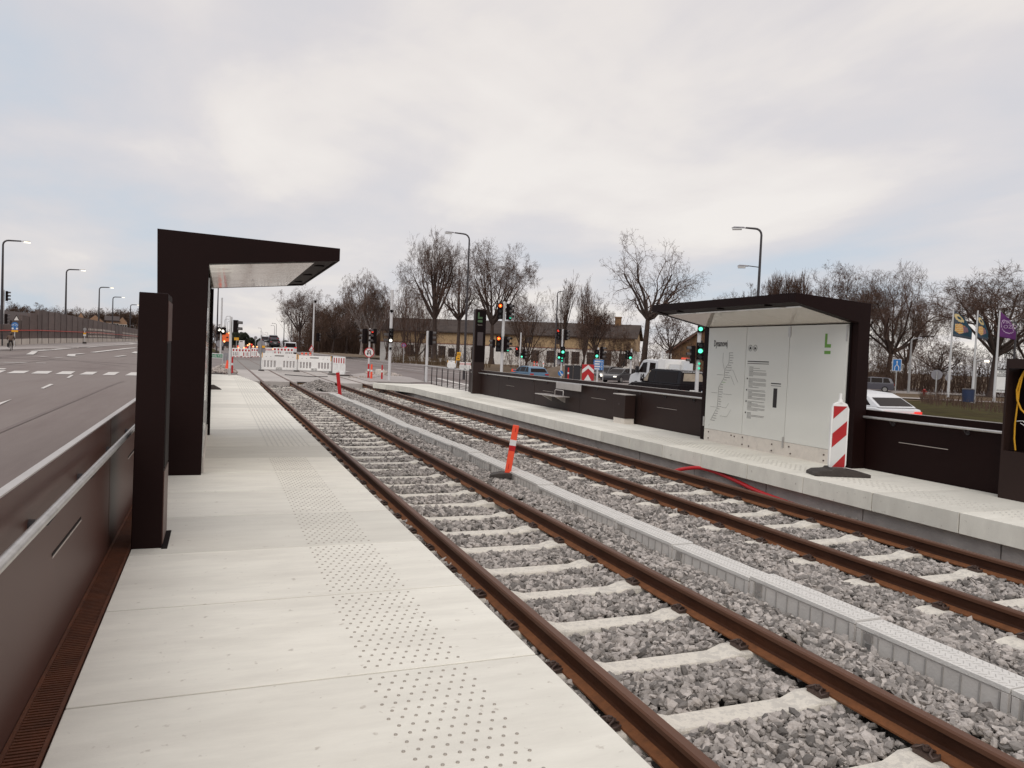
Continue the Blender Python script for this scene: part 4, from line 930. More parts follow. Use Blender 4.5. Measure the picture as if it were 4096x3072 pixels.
e,s=F('keep_right_sign','round blue arrow sign low behind the right platform wall','road sign',2242,1515,58); post(e,24/s,.03); b=MB(); b.disc((0,-.05,22/s),11/s,th=.02,n=26); p=b.build('disc','sign_blue',e)
b=MB(); b.tube([(-.12,-.065,22/s+.18),(.08,-.065,22/s-.12)],.03,4); b.prism([(-.02,22/s-.10),(.15,22/s-.02),(.14,22/s-.22)],-.07,-.062,'y'); b.build('arrow','white_film',p)
# signs at the left: blue cycle path sign, temporary sign
e,s=F('cycle_path_sign','round blue cycle sign over a blue and a yellow plate at the left','road sign',58,1385,88); post(e,(1385-1290)/s,.05)
b=MB(); b.disc((0,-.06,(1385-1300)/s),11.5/s,th=.02,n=26); p=b.build('disc','sign_blue',e); b=MB(); b.b2((-11/s,-.06,(1385-1319)/s),(11/s,-.04,(1385-1309)/s)); q=b.build('blue_plate','sign_blue',e); b=MB(); b.b2((-11/s,-.06,(1385-1328)/s),(11/s,-.04,(1385-1320)/s)); b.build('yellow_plate','yellow_sign',e)
b=MB()
for sg in (-1,1):
    for k in range(10): A,B=2*PI*k/10,2*PI*(k+1)/10; b.tube([(sg*.14+.09*math.cos(A),-.075,(1385-1301)/s+.09*math.sin(A)),(sg*.14+.09*math.cos(B),-.075,(1385-1301)/s+.09*math.sin(B))],.014,4)
b.tube([(-.14,-.075,(1385-1301)/s),(-.05,-.075,(1385-1301)/s+.15),(.1,-.075,(1385-1301)/s+.15),(.14,-.075,(1385-1301)/s)],.014,4); b.build('symbol','white_film',p)
b=MB(); b.disc((-.17,-.068,(1385-1314)/s),.09,th=.01); b.disc((.17,-.068,(1385-1314)/s),.09,th=.01); b.build('symbol','white_film',q)
e,s=F('temporary_sign','small yellow and white sign on a white post before the noise wall','road sign',338,1372,120); post(e,(1372-1320)/s,.05,'pole_white'); b=MB(); b.b2((-5/s,-.08,(1372-1337)/s),(5/s,-.05,(1372-1331)/s)); b.build('yellow_plate','yellow_sign',e); b=MB(); b.b2((-5/s,-.08,(1372-1344)/s),(5/s,-.05,(1372-1337.5)/s)); b.build('white_plate','white_film',e); b=MB(); b.b2((-7/s,-.3,-.1),(7/s,.3,.15)); b.build('foot','rubber',e)
b=MB(); b.disc((0,-.07,(1372-1317)/s),6/s,th=.03); b.build('disc','pole_grey',e)
# billboard, bin, hydrant on the right
e,s=F('name_board','large white board with black lettering beside the cabinet at the right edge','sign board',4010,1570,56); b=MB(); b.b2((-26/s,0,0),(40/s,.1,(1570-1480)/s)); p=b.build('board','white_plastic',e)
b=MB(); b.b2((-26/s,-.03,(1570-1481)/s),(40/s,.0,(1570-1478)/s)); b.b2((-26/s,-.03,(1570-1505)/s),(40/s,.0,(1570-1503)/s)); b.text('MORIN',.20,(-16/s,-.01,(1570-1493)/s),(PI/2,0,0),sx=.9); b.text('ERHVERVS',.16,(-25/s,-.01,(1570-1501)/s),(PI/2,0,0),sx=.9); b.text('UDLEJNING',.14,(-24/s,-.01,(1570-1565)/s),(PI/2,0,0),sx=.9); b.build('lettering','print_black',p)
e,s=F('rubbish_bin','dark blue round rubbish bin on the grass beside the middle flagpole','bin',3871,1608,44); h=(1608-1554)/s; b=MB(); b.tube([(0,0,0),(0,0,h*.93)],[.26,.285],18); b.build('body','bin_blue',e); b=MB(); b.tube([(0,0,h*.93),(0,0,h)],[.30,.24],18); b.build('lid','pole_dark',e)
e,s=F('hydrant','small red hydrant beside the kerb right of the blue merging sign','hydrant',3696,1583,58); h=(1583-1556)/s; b=MB(); b.tube([(0,0,0),(0,0,h*.75),(0,0,h*.8),(0,0,h)],[.09,.08,.13,.05],10); b.cyl((-.17,0,h*.6),(.17,0,h*.6),.05,n=8); b.build('body','hydrant_red',e)
# markers behind the wall and on the island
def tubepost(label,u,v,d,topv,group,w=.055,cols=('red_paint','white_film')):
    e,s=F('marker_post',label,'marker post',u,v,d,None,group); h=(v-topv)/s; b=MB(); b.tube([(0,0,0),(0,0,h)],[w,w*.8],10); b.build('post',cols[0],e)
    b=MB(); b.cyl((0,0,h*.48),(0,0,h*.62),w*1.03,n=10); b.build('band',cols[1],e)
GI='marker posts on the traffic island'
tubepost('red marker post with white band at the foot of the no U-turn signal',1473,1511,49.5,1455,GI,.07); tubepost('orange red marker post leaning beside the no U-turn signal',1485,1514,49,1457,GI,.075,('orange_plastic','white_film')); tubepost('red marker post with white band beside the tall white pole',1527,1516,48,1460,GI,.06)
tubepost('red marker post with white band behind the signal pole at the left platform end',928,1492,42.5,1427,None,.055)
GM='marker posts behind the blue car'
tubepost('pale orange marker post left of two red ones behind the blue car',2136,1468,80,1445,GM,.07,('orange_plastic','white_film')); tubepost('red marker post in the middle of three behind the blue car',2147,1468,80,1446,GM,.07); tubepost('pale marker post right of the red ones behind the blue car',2173,1469,80,1443,GM,.06,('white_plastic','orange_plastic'))
tubepost('red marker post with white band in front of the dark cabinets',2272,1520,52,1470,None,.06); tubepost('small red marker post beside the station pylon on the verge',1912,1472,75,1452,None,.06)
for i,(u,c) in enumerate(((1208,'left'),(1224,'middle'),(1241,'right'))): tubepost('small orange traffic marker with white foot on the far road, %s of three'%c,u,1428,95,1411,'orange markers on the far road',.16,('orange_plastic','white_film'))
e,s=F('traffic_cone','orange traffic cone behind the rubble at the left platform end','cone',909,1474,46); b=MB(); b.tube([(0,0,0),(0,0,.48)],[.12,.035],12); b.build('cone','orange_plastic',e)
e,s=F('site_box','small orange box on the verge left of the blue car','box',2054,1487,70); b=MB(); b.b2((-.2,-.1,0),(.2,.1,.25)); tag(e); b.build('casing','orange_plastic',e,bevel=.02)
# dark utility cabinets
for i,(u,w,lab) in enumerate(((2273,34,'dark utility cabinet behind the right platform wall, left of a pair'),(2305,30,'dark utility cabinet behind the right platform wall, right of a pair'))):
    e,s=F('utility_cabinet',lab,'cabinet',u,1540,54,None,'utility cabinets'); h=(1540-1464)/s; b=MB(); b.b2((-w/2/s+.01,0,0),(w/2/s-.01,.6,h)); b.build('body','cabinet_dark',e,bevel=.01); b=MB(); b.b2((-w/2/s-.01,-.02,h),(w/2/s+.0,.62,h+.05)); b.build('lid','cabinet_dark',e)
# ---- barriers
def barrier(label,p,q,zb0,h,kind,group):
    p=Vector(p); q=Vector(q); L=math.hypot(q.x-p.x,q.y-p.y); ang=math.atan2(q.y-p.y,q.x-p.x)
    e=empty('safety_barrier',label,'barrier',(p.x,p.y,zb0),ang,group)
    b=MB(); zl=.10*h; zt=h
    b.b2((0,-.025,zl),(L,.025,zl+.13*h)); b.b2((0,-.025,h*.60),(L,.025,zt)); b.b2((0,-.03,zl),(.05*L**0,.03,zt)); b.b2((L-.05,-.03,zl),(L,.03,zt)); b.b2((L*.40,-.025,zl),(L*.58,.025,h*.6))
    n=11
    for i in range(n):
        x=L*(i+.5)/n
        if .40<x/L<.58: continue
        b.b2((x-.045,-.02,zl+.13*h),(x+.045,.02,h*.60))
    b.build('panel','white_plastic',e)
    b=MB()
    if kind=='red':
        for i in range(6):
            x=L*(i+.5)/6; b.b2((x-L*.045,-.032,h*.70),(x+L*.045,-.026,h*.90))
        b.build('reflector','red_film',e); b=MB()
        for i in range(5): x=L*(i+.5)/5; b.b2((x-L*.06,-.032,zl+.01),(x+L*.06,-.026,zl+.06*h))
        b.build('reflector','red_film',e)
    elif kind=='diag':
        for i in range(5):
            b=MB(); x=L*(i+.35)/5; b.prism([(x,h*.66),(x+L*.09,h*.66),(x+L*.09,h*.93),(x,h*.93)],-.032,-.026,'y'); b.build('reflector','red_film',e)
    else:
        b.b2((L*.36,-.031,h*.84),(L*.62,-.026,h*.90)); 
        for x in (.12,.25,.75,.88): b.b2((L*x-.03,-.031,h*.80),(L*x+.03,-.026,h*.83))
        b.build('lettering','print_grey',e); b=MB(); b.b2((.0,-.034,h*.75),(.05,-.03,h*1.03)); b.b2((L-.05,-.034,h*.70),(L,-.03,h*1.03)); b.build('end_clip','yellow_sign',e)
    for x in (0,L):
        b=MB(); b.box((x,0,.05),(.75,.22,.10),0,1,rz=PI/2-.0,taper=(.8,.7)); b.build('foot','rubber',e)
    return e
GB='white barriers in the front row across the tracks'; GR='white barriers with red reflectors in the far row'
A=at(1045,1484,RAIL); B_=at(1186,1487,RAIL); C_=at(1323,1491,RAIL); D_=at(1331,1499,RAIL); E_=at(1379,1505,RAIL)
barrier('left one of two wide white barriers in the front row across the tracks',A,B_,RAIL,1.32,'plain',GB)
barrier('right one of two wide white barriers in the front row across the tracks',at(1190,1487,RAIL),C_,RAIL,1.25,'plain',GB)
barrier('short angled white barrier with red reflectors at the right end of the front row',D_,E_,RAIL,1.32,'diag',GB)
for i,(u0,u1,v0,v1,lab) in enumerate(((927,1001,1431,1431,'leftmost white barrier with red reflectors behind the crossing'),(1004,1059,1431,1429,'second white barrier with red reflectors from the left behind the crossing'),(1060,1089,1429,1428,'narrow white barrier with red reflectors in the middle behind the crossing'),(1092,1173,1428,1430,'rightmost white barrier with red reflectors behind the crossing'))):
    barrier(lab,place(u0,v0,112),place(u1,v1,112),place(u0,v0,112).z,1.38,'red',GR)
GV='barrier boards by the verge'
barrier('plain white picket barrier on the verge in front of the house',place(1789,1474,62),place(1821,1476,62),place(1789,1474,62).z,.62*0+.66,'plain',GV)
barrier('left barrier board with red reflectors behind the dark lamp column',place(1839,1481,60),place(1857,1482,60),place(1839,1481,60).z,.66,'diag',GV)
barrier('right barrier board with red reflectors behind the dark lamp column',place(1862,1482,60),place(1882,1484,60),place(1862,1482,60).z,.66,'diag',GV)
# rubble at the platform end and on the island
def rubble(name,label,c,rx,ry,h,n,sz):
    a=rng.uniform(0,2*PI,n); r=np.sqrt(rng.uniform(0,1,n)); hp=np.stack([c[0]+rx*r*np.cos(a),c[1]+ry*r*np.sin(a),c[2]+h*(1-r)+rng.uniform(0,.04,n)],1)
    return tag(stones(name,hp,rng.uniform(*sz,n),icos(),'rubble',flat=.75,tone=(.7,1.2)),kind='stuff')
c=at(895,1486,-.1); rubble('rubble_heap','x',(c.x,c.y,-.12),.75,1.6,.42,260,(.05,.13)); c=at(850,1487,-.1); rubble('rubble_heap','x',(c.x,c.y,-.12),.9,1.2,.12,90,(.04,.09))
c=at(1530,1500,RAIL); rubble('rubble_heap','x',(c.x,c.y,RAIL-.03),1.3,3.0,.3,220,(.06,.16)); c=at(1450,1512,RAIL); rubble('rubble_heap','x',(c.x,c.y,RAIL-.03),1.0,1.3,.08,90,(.04,.09))
e,s=F('concrete_block','broken concrete block on the rubble beside the red marker post','block',1519,1500,53); b=MB(); b.box((0,0,.2),(.5,.5,.4),rz=.3); b.build('block','concrete_light',e,bevel=.03)
b=MB(); poly=[at(u,v,RAIL) for u,v in ((1400,1500),(1470,1493),(1560,1500),(1640,1512),(1700,1530),(1640,1532),(1480,1528),(1440,1518))]; b.prism([(p.x,p.y) for p in poly],-.3,RAIL+.05,'z') ; struct(b.build('traffic_island','pavement'))
# ================================================================ vehicles
def car(label,pos,head,L,W,H,paint,kind='hatch',cat='car',name='parked_car',tail=False,lights=False,group=None,roof=None):
    e=empty(name,label,cat,pos,head,group)
    low={'hatch':[(-.49,.16),(-.5,.42),(-.485,.62),(.18,.63),(.36,.58),(.48,.47),(.5,.34),(.49,.16)],
         'suv':[(-.49,.18),(-.5,.45),(-.49,.60),(.2,.61),(.38,.57),(.48,.50),(.5,.36),(.49,.18)],
         'fast':[(-.485,.18),(-.5,.42),(-.49,.62),(-.42,.66),(.2,.63),(.38,.58),(.48,.50),(.5,.36),(.49,.18)],
         'pickup':[(-.5,.22),(-.5,.57),(.2,.57),(.42,.54),(.49,.46),(.5,.3),(.49,.2)],
         'van':[(-.5,.14),(-.5,.48),(.28,.48),(.44,.42),(.5,.30),(.5,.14)]}[kind]
    gr={'hatch':[(-.485,.62),(-.40,.90),(-.30,.975),(-.05,1.0),(.08,.95),(.27,.63)],
        'suv':[(-.49,.60),(-.43,.92),(-.36,.975),(-.05,1.0),(.08,.96),(.25,.61)],
        'fast':[(-.455,.655),(-.33,.88),(-.27,.955),(-.05,1.0),(.08,.97),(.28,.63)],
        'pickup':[(-.495,.57),(-.475,.94),(-.44,.985),(-.1,1.0),(.03,1.0),(.08,.97),(.24,.57)],
        'van':[(-.5,.48),(-.49,.95),(-.47,.99),(0,1.0),(.22,.98),(.29,.93),(.40,.48)]}[kind]
    low=[(x*L,z*H) for x,z in low]; gr=[(x*L,z*H) for x,z in gr]
    b=MB(); hb=W/2; k=len(low)
    secs=[(-hb,.94),(-hb*.93,1.0),(hb*.93,1.0),(hb,.94)]
    vs=[]
    for (y,sc) in secs: vs+=[(x*(1 if sc==1 else .985),y,z if sc==1 else .16*H+(z-.16*H)*.97) for x,z in low]
    fs=[tuple(range(k)),tuple(range(3*k,4*k))[::-1]]+[(q*k+i,q*k+(i+1)%k,(q+1)*k+(i+1)%k,(q+1)*k+i) for q in range(3) for i in range(k)]
    b.add(vs,fs)
    z0,z1=gr[0][1],max(z for x,z in gr)
    hw=lambda z:hb*(.955-(.10 if kind=='van' else .20)*(z-z0)/(z1-z0))
    k=len(gr); b.add([(x,-hw(z),z) for x,z in gr]+[(x,hw(z),z) for x,z in gr],[tuple(range(k)),tuple(range(k,2*k))[::-1]]+[(i,(i+1)%k,(i+1)%k+k,i+k) for i in range(k)])
    body=b.build('body',paint,e,bevel=.03)
    # windows
    cx=sum(x for x,z in gr)/k; cz=(z0+z1)/2
    def side(poly,sg,nm='side_window',gm='car_glass'):
        b=MB(); b.add([(x,sg*(hw(z)+.007),z) for x,z in poly],[tuple(range(len(poly)))]); b.build(nm,gm,e)
    zt=z0+(z1-z0)*.86; zb=z0+(z1-z0)*.10
    xr=gr[0][0]+ (gr[1][0]-gr[0][0])*1.0; xf0=gr[-1][0]; 
    fx=lambda z: gr[-1][0]+(gr[-2][0]-gr[-1][0])*min(1,(z-z0)/(gr[-2][1]-z0)); rx=lambda z: gr[0][0]+(gr[1][0]-gr[0][0])*min(1,(z-z0)/(gr[1][1]-z0))
    m1=.33*fx(zt)+.67*rx(zt) if kind!='pickup' else -.02*L
    cuts=[rx(zt)+.10*L*.5+.12,m1,(m1+fx(zt))/2+.10,None]
    for sg in (-1,1):
        side([(rx(zb)+.30,zb),(m1-.04,zb),(m1-.04,zt),(rx(zt)+.28,zt)],sg)
        mm=(m1+fx(zb))/2
        side([(m1+.04,zb),(mm-.03,zb),(mm-.03,zt),(m1+.04,zt)],sg)
        side([(mm+.04,zb),(fx(zb)-.12,zb),(fx(zt)-.10,zt),(mm+.04,zt)],sg,gm='glass_light' if kind=='pickup' else 'car_glass')
    def endglass(p,q,nm,out,ins=.09):
        lo_=.14
        if kind=='pickup' and out<0: ins=.17; lo_=.30
        b=MB(); p0=(p[0]+(q[0]-p[0])*lo_,p[1]+(q[1]-p[1])*lo_); p1=(p[0]+(q[0]-p[0])*.9,p[1]+(q[1]-p[1])*.9)
        b.add([(p0[0]+out*.01,-hw(p0[1])+ins,p0[1]+.006),(p0[0]+out*.01,hw(p0[1])-ins,p0[1]+.006),(p1[0]+out*.01,hw(p1[1])-ins,p1[1]+.006),(p1[0]+out*.01,-hw(p1[1])+ins,p1[1]+.006)],[(0,1,2,3)]); return b.build(nm,'car_glass' if kind!='pickup' or nm!='rear_window' else 'glass_light',e)
    endglass(gr[0],gr[1],'rear_window',-1); endglass(gr[-1],gr[-2],'windscreen',1)
    for sx in (-.31,.31):
        for sg in (-1,1):
            b=MB(); b.cyl((sx*L,sg*(hb-.22),.33),(sx*L,sg*(hb+.01),.33),.33,n=18); w=b.build('wheel','tyre',e)
            b=MB(); b.cyl((sx*L,sg*(hb+.0),.33),(sx*L,sg*(hb+.02),.33),.21,n=14); b.build('rim','rim',w)
    for sg in (-1,1):
        b=MB(); b.b2((-.502*L,sg*hb*.95,(.34 if kind=='pickup' else .50)*H),(-.47*L,sg*hb*.60,(.42 if kind=='pickup' else .58)*H)); b.build('tail_light','tail_red' if tail else 'red_film',e)
        b=MB(); b.b2((.47*L,sg*hb*.93,.40*H),(.505*L,sg*hb*.62,.46*H)); b.build('headlight','head_white' if lights else 'chrome',e)
        b=MB(); b.b2((fx(zb)-.35,sg*(hb+.02),zb-.02),(fx(zb)-.22,sg*(hb+.2),zb+.13)); b.build('mirror',paint,e,bevel=.02)
    b=MB(); b.b2((-.506*L,-.26,.36*H),(-.50*L,.26,.43*H)); b.build('number_plate','white_film',e)
    return e
def on(u,v,d): p=place(u,v,d); return Vector((p.x,p.y,Z(p.x,p.y)))
car('light blue hatchback seen over the right platform wall beside the two red lights',on(2155,1466,62)+Vector((0,2.1,0)),PI/2+.05,4.2,1.8,1.42,'car_blue',name='blue_car')
car('black pickup with a closed rear canopy waiting beside the right shelter',on(2775,1483,41.2)+Vector((0,2.6,0)),PI/2+.02,5.2,1.86,1.84,'car_black','pickup','pickup',name='black_pickup')
pk=bpy.data.objects.get('black_pickup'); b=MB(); b.text('www.murerfirma.dk  Telefon 20 40 88 88',.088,(-.482*5.2-.02,.72,1.715),(PI/2,0,-PI/2),sx=.86); b.build('lettering','white_film',pk)
ws=car('white crossover car with lit red tail lights right of the shelter',on(3612,1570,28.5)+Vector((0,2.3,0)),PI/2+.04,4.6,1.87,1.54,'car_white','fast',name='white_car',tail=True)
b=MB(); b.b2((-.506*4.6,-.8,.80),(-.50*4.6,.8,.84)); b.build('light_bar','tail_red',ws)
e=car('dark grey estate car far behind the white car, cut by the shelter',Vector((*at(3478,1566,-.6).to_tuple()[:2],-.6)),PI/2+.75,4.7,1.85,1.62,'car_grey','suv',name='grey_car')
car('dark sedan with a lit headlamp, left of two queueing in the side road',Vector((*at(2425,1520,-.6).to_tuple()[:2],-.6)),PI+.55,4.8,1.85,1.50,'car_dark','hatch',name='dark_car',lights=True)
car('dark grey sedan with lit headlamps just left of the white flatbed van',Vector((*at(2480,1530,-.6).to_tuple()[:2],-.6)),PI+.55,4.9,1.88,1.45,'car_dark','hatch',name='dark_car',lights=True)
# white crew cab flatbed van
p=on(2645,1452,57); e=empty('flatbed_van','white crew cab van with a loaded flatbed beside the black pickup','van',(p.x,p.y,Z(p.x,p.y)),PI/2+.05)
b=MB(); prof=[(-1.0,.4),(-1.0,2.30),(.55,2.42),(1.05,2.30),(1.75,1.40),(2.55,1.15),(2.7,.8),(2.7,.4)]; k=len(prof)
hwv=lambda z:1.0-.10*max(0,(z-1.3)); b.add([(x,-hwv(z),z) for x,z in prof]+[(x,hwv(z),z) for x,z in prof],[tuple(range(k)),tuple(range(k,2*k))[::-1]]+[(i,(i+1)%k,(i+1)%k+k,i+k) for i in range(k)]); b.build('cab','car_white',e,bevel=.05)
for sg in (-1,1):
    for poly in ([(-.62,1.45),(.10,1.45),(.10,2.16),(-.62,2.14)],[(.45,1.40),(1.48,1.40),(.98,2.12),(.45,2.18)]):
        b=MB(); b.add([(x,sg*(hwv(z)+.012),z) for x,z in poly],[tuple(range(len(poly)))]); b.build('side_window','car_glass',e,)
    b=MB(); b.b2((1.35,sg*1.02,1.35),(1.5,sg*1.28,1.85)); b.build('mirror','cabinet_dark',e,bevel=.03)
    b=MB(); b.prism([(.62,.95),(.72,1.30),(.82,1.30),(1.02,.98),(1.0,1.28),(1.1,1.28),(1.18,.86),(1.05,.84),(.84,1.1),(.78,.92)],sg*1.008,sg*1.014,'y'); b.build('logo','print_black',e)
    for x in (-3.0,1.7): b=MB(); b.cyl((x,sg*.8,.36),(x,sg*1.03,.36),.36,n=16); b.build('wheel','tyre',e)
b=MB(); b.add([(1.10,-.78,2.24),(1.10,.78,2.24),(1.76,.86,1.43),(1.76,-.86,1.43)],[(0,1,2,3)]); w=b.build('windscreen','car_glass',e); w.location.x=.015
b=MB(); b.b2((-1.95,-1.02,.75),(-1.02,1.02,2.45)); b.build('tool_box','white_plastic',e,bevel=.03)
b=MB(); b.b2((-5.0,-1.05,.75),(-1.98,1.05,.85)); 
for y in (-1.05,1.02): b.b2((-5.0,y,.85),(-1.98,y+.03,1.25))
b.build('flatbed','galvanised',e)
b=MB(); b.b2((-2.6,-.9,.85),(-2.3,-.1,2.35)); b.b2((-2.2,-.6,.85),(-2.1,.8,2.1)); b.build('load','white_film',e)
b=MB(); b.b2((-4.4,-.8,.85),(-3.1,.7,1.55)); b.build('blue_load','sign_blue',e)
b=MB(); b.tube([(-2.5,-.95,2.52),(-1.2,-.95,2.55)],.07,8); b.build('orange_roll','orange_plastic',e)
# white box body / panels behind the pickup roof
e,s=F('cargo_trailer','white box trailer with stacked tarpaulins seen over the black pickup roof','trailer',2715,1540,60); b=MB(); b.b2((-52/s,0,.4),(48/s,2.1,(1540-1451)/s)); b.build('box','white_plastic',e,bevel=.02)
b=MB(); b.b2((-54/s,-.02,(1540-1451)/s),(50/s,2.12,(1540-1448)/s)); 
for u in (-53,-20,10,49): b.b2(((u-1)/s,-.03,.4),((u+1)/s,.0,(1540-1450)/s))
b.build('frame','galvanised',e)
b=MB(); b.b2((-48/s,-.9,(1540-1476)/s),(-12/s,-.1,(1540-1470)/s)); b.b2((-46/s,-.85,.4),(-16/s,-.15,(1540-1482)/s)); b.build('stack','sign_blue',e); b=MB(); b.b2((-47/s,-.85,(1540-1482)/s),(-8/s,-.15,(1540-1477)/s)); b.b2((-30/s,-.85,(1540-1470)/s),(-2/s,-.3,(1540-1463)/s)); b.build('tarpaulin','tarp_black',e); b=MB(); b.b2((-48/s,-.85,(1540-1466)/s),(-14/s,-.15,(1540-1453)/s)); b.build('white_stack','white_film',e)
b=MB(); b.cyl((-2,-.2,.3),(-2,.05,.3),.3,n=14); b.cyl((1.2,-.2,.3),(1.2,.05,.3),.3,n=14); b.build('wheel','tyre',e)
# rubbish on the wall top next to the shelter
e=empty('paper_bundle','crumpled blue and white plastic bundle lying behind the wall beside the shelter','bundle',(10.55,14.3,.86),0); b=MB()
for i in range(16): b.box((random.uniform(-.25,.25),random.uniform(-.55,.55),random.uniform(.0,.16)),(.2,.28,.05),rz=random.uniform(0,3),m=i%2)
b.build('bundle',['white_film','sign_blue'],e)
e=empty('work_table','pale flat board on trestles behind the wall beside the shelter','table',(10.9,15.2,-.4),0); b=MB(); b.b2((-.45,-1.5,1.2),(.35,1.4,1.25)); b.build('board','white_plastic',e)
for x,y in ((-.3,-1.2),(.2,-1.2),(-.3,1.2),(.2,1.2)): b=MB(); b.b2((x-.03,y-.03,0),(x+.03,y+.03,1.2)); b.build('leg','galvanised',e)
# far traffic: car transporter, white van, orange truck
p=place(1092,1397,150); s=ppm(p.x,p.y); e=empty('car_transporter','car transporter loaded with dark cars far behind the barriers','truck',p,facing(p)); X=lambda u:(u-1092)/s; ZZ=lambda v:(1397-v)/s
b=MB(); b.b2((X(1077),0,ZZ(1397)),(X(1120),9,ZZ(1391))); b.add([(X(1080),-1.5,ZZ(1392)),(X(1118),-1.5,ZZ(1392)),(X(1112),3,ZZ(1381)),(X(1082),3,ZZ(1381))],[(0,1,2,3)]); b.b2((X(1077),0,ZZ(1370)),(X(1113),9,ZZ(1368)))
for u in (1077,1113): b.b2((X(u)-.08,.0,ZZ(1396)),(X(u)+.08,.2,ZZ(1352))); b.b2((X(u)-.08,8,ZZ(1396)),(X(u)+.08,8.2,ZZ(1348)))
b.build('trailer','cabinet_dark',e); b=MB(); b.b2((X(1081),12,0.5),(X(1110),15,ZZ(1352))); b.build('cab','car_dark',e)
for u in (1079,1116): b=MB(); b.b2((X(u)-.15,-.1,ZZ(1394)),(X(u)+.15,0,ZZ(1392))); b.build('tail_light','lit_amber',e)
o=car('dark car with white roof edge loaded as last on the transporter',p+Vector((X(1098),1.2,ZZ(1383))),PI/2,4.3,1.85,1.35,'car_dark','suv',name='loaded_car'); 
car('dark car loaded on the upper deck of the transporter',p+Vector((X(1094),2.5,ZZ(1368))),PI/2,4.3,1.8,1.35,'car_grey','hatch',name='loaded_car')
car('dark car tilted in the front upper part of the transporter load',p+Vector((X(1068),6.5,ZZ(1375))),PI/2,4.3,1.8,1.4,'car_dark','hatch',name='loaded_car')
p=place(1157,1415,128); car('white panel van on the far road behind the right barrier',p,PI/2-.02,5.2,1.95,1.9,'car_white','van','van',name='white_van',tail=True)
p=place(906,1402,135); s=ppm(p.x,p.y); e=empty('orange_truck','orange truck body with lit beacons far beside the left platform end','truck',p,facing(p)); X=lambda u:(u-906)/s; ZZ=lambda v:(1402-v)/s
b=MB(); b.b2((X(889),0,ZZ(1366)),(X(921),4,ZZ(1332))); b.build('box','orange_truck',e,bevel=.05); b=MB(); b.b2((X(893),.1,ZZ(1385)),(X(918),4,ZZ(1367))); b.build('chassis','cabinet_dark',e)
b=MB(); b.b2((X(890),.0,ZZ(1330)),(X(921),.3,ZZ(1328))); 
for i in range(6): x=X(892)+i*(X(920)-X(892))/5; b.cyl((x,.1,ZZ(1330)),(x,.1,ZZ(1321)),.04,n=6)
b.build('rack','galvanised',e); b=MB(); b.b2((X(904),-.02,ZZ(1352)),(X(911),0,ZZ(1347))); b.build('mark','print_black',e)
for u,v in ((897,1366),(914,1332)): b=MB(); b.disc((X(u),-.15,ZZ(v)),.16,th=.1,n=12); b.build('beacon','lit_amber',e)
for sg in (892,917): b=MB(); b.cyl((X(sg)-.15,.5,.45),(X(sg)+.15,.5,.45),.45,n=12); b.build('wheel','tyre',e)
GA='brake lights far behind the barriers'  # lamps on boards stand in for the brake lights of far cars
for i,(u,v) in enumerate(((952,1385),(954,1391),(976,1391),(984,1391),(991,1381),(998,1376),(1007,1378),(1013,1386),(1028,1387),(1069,1394),(1085,1396),(1092,1396),(1101,1397),(1108,1397),(1116,1397),(1127,1396))):
    p=place(u,v,122); s=ppm(p.x,p.y); e=empty('brake_light','small glowing lamp on a board standing in for a car brake light far behind the barriers','brake light',(p.x,p.y,Z(p.x,p.y)),facing(p),GA); b=MB(); h=p.z-Z(p.x,p.y); b.b2((-.09,0,0),(.09,.05,max(.2,h-.1))); b.build('board',('white_film' if i%2 else 'red_film'),e); b=MB(); b.cyl((0,-.06,h),(0,.06,h),.12,n=12); b.build('lamp',('lit_red_dim' if i%3==0 else 'lit_amber'),e)
# cyclist
p=on(42,1404,85); p=Vector((p.x,p.y,Z(p.x,p.y))); fz=facing(p)
e=empty('bicycle','dark bicycle ridden away along the left road','bicycle',p,fz)
def ring(mb,c,r,w,ax):
    k=20
    for i in range(k):
        a,b_=2*PI*i/k,2*PI*(i+1)/k; mb.tube([(c[0],c[1]+r*math.cos(a),c[2]+r*math.sin(a)),(c[0],c[1]+r*math.cos(b_),c[2]+r*math.sin(b_))],w,6,0,False)
for y in (-.5,.55): b=MB(); ring(b,(0,y,.34),.33,.022,'x'); b.build('wheel','tyre',e)
b=MB(); b.tube([(0,-.5,.34),(0,0,.30),(0,-.12,.85)],.02,6); b.tube([(0,0,.3),(0,.42,.82),(0,.55,.34)],.02,6); b.tube([(-.28,.38,1.0),(0,.42,.98),(.28,.38,1.0)],.014,6); b.build('frame','cabinet_dark',e)
b=MB(); b.box((0,-.14,.90),(.16,.26,.06)); b.build('saddle','tarp_black',e)
b=MB(); b.box((-.22,-.42,.55),(.12,.34,.36)); b.build('pannier','tarp_black',e,bevel=.03)
def skin(name,verts,edges,mat,parent,sub=2):
    me=bpy.data.meshes.new(name); me.from_pydata([v[:3] for v in verts],edges,[]); me.materials.append(M[mat])
    o=bpy.data.objects.new(name,me); C.objects.link(o); o.parent=parent
    m=o.modifiers.new('skin','SKIN'); m.use_smooth_shade=True
    for i,v in enumerate(verts): me.skin_vertices[0].data[i].radius=(v[3],v[4] if len(v)>4 else v[3])
    me.skin_vertices[0].data[0].use_root=True
    s=o.modifiers.new('sub','SUBSURF'); s.levels=sub; s.render_levels=sub; return o
pe=empty('person','cyclist in a brown hooded coat and dark trousers riding away on the left','person',p,fz)
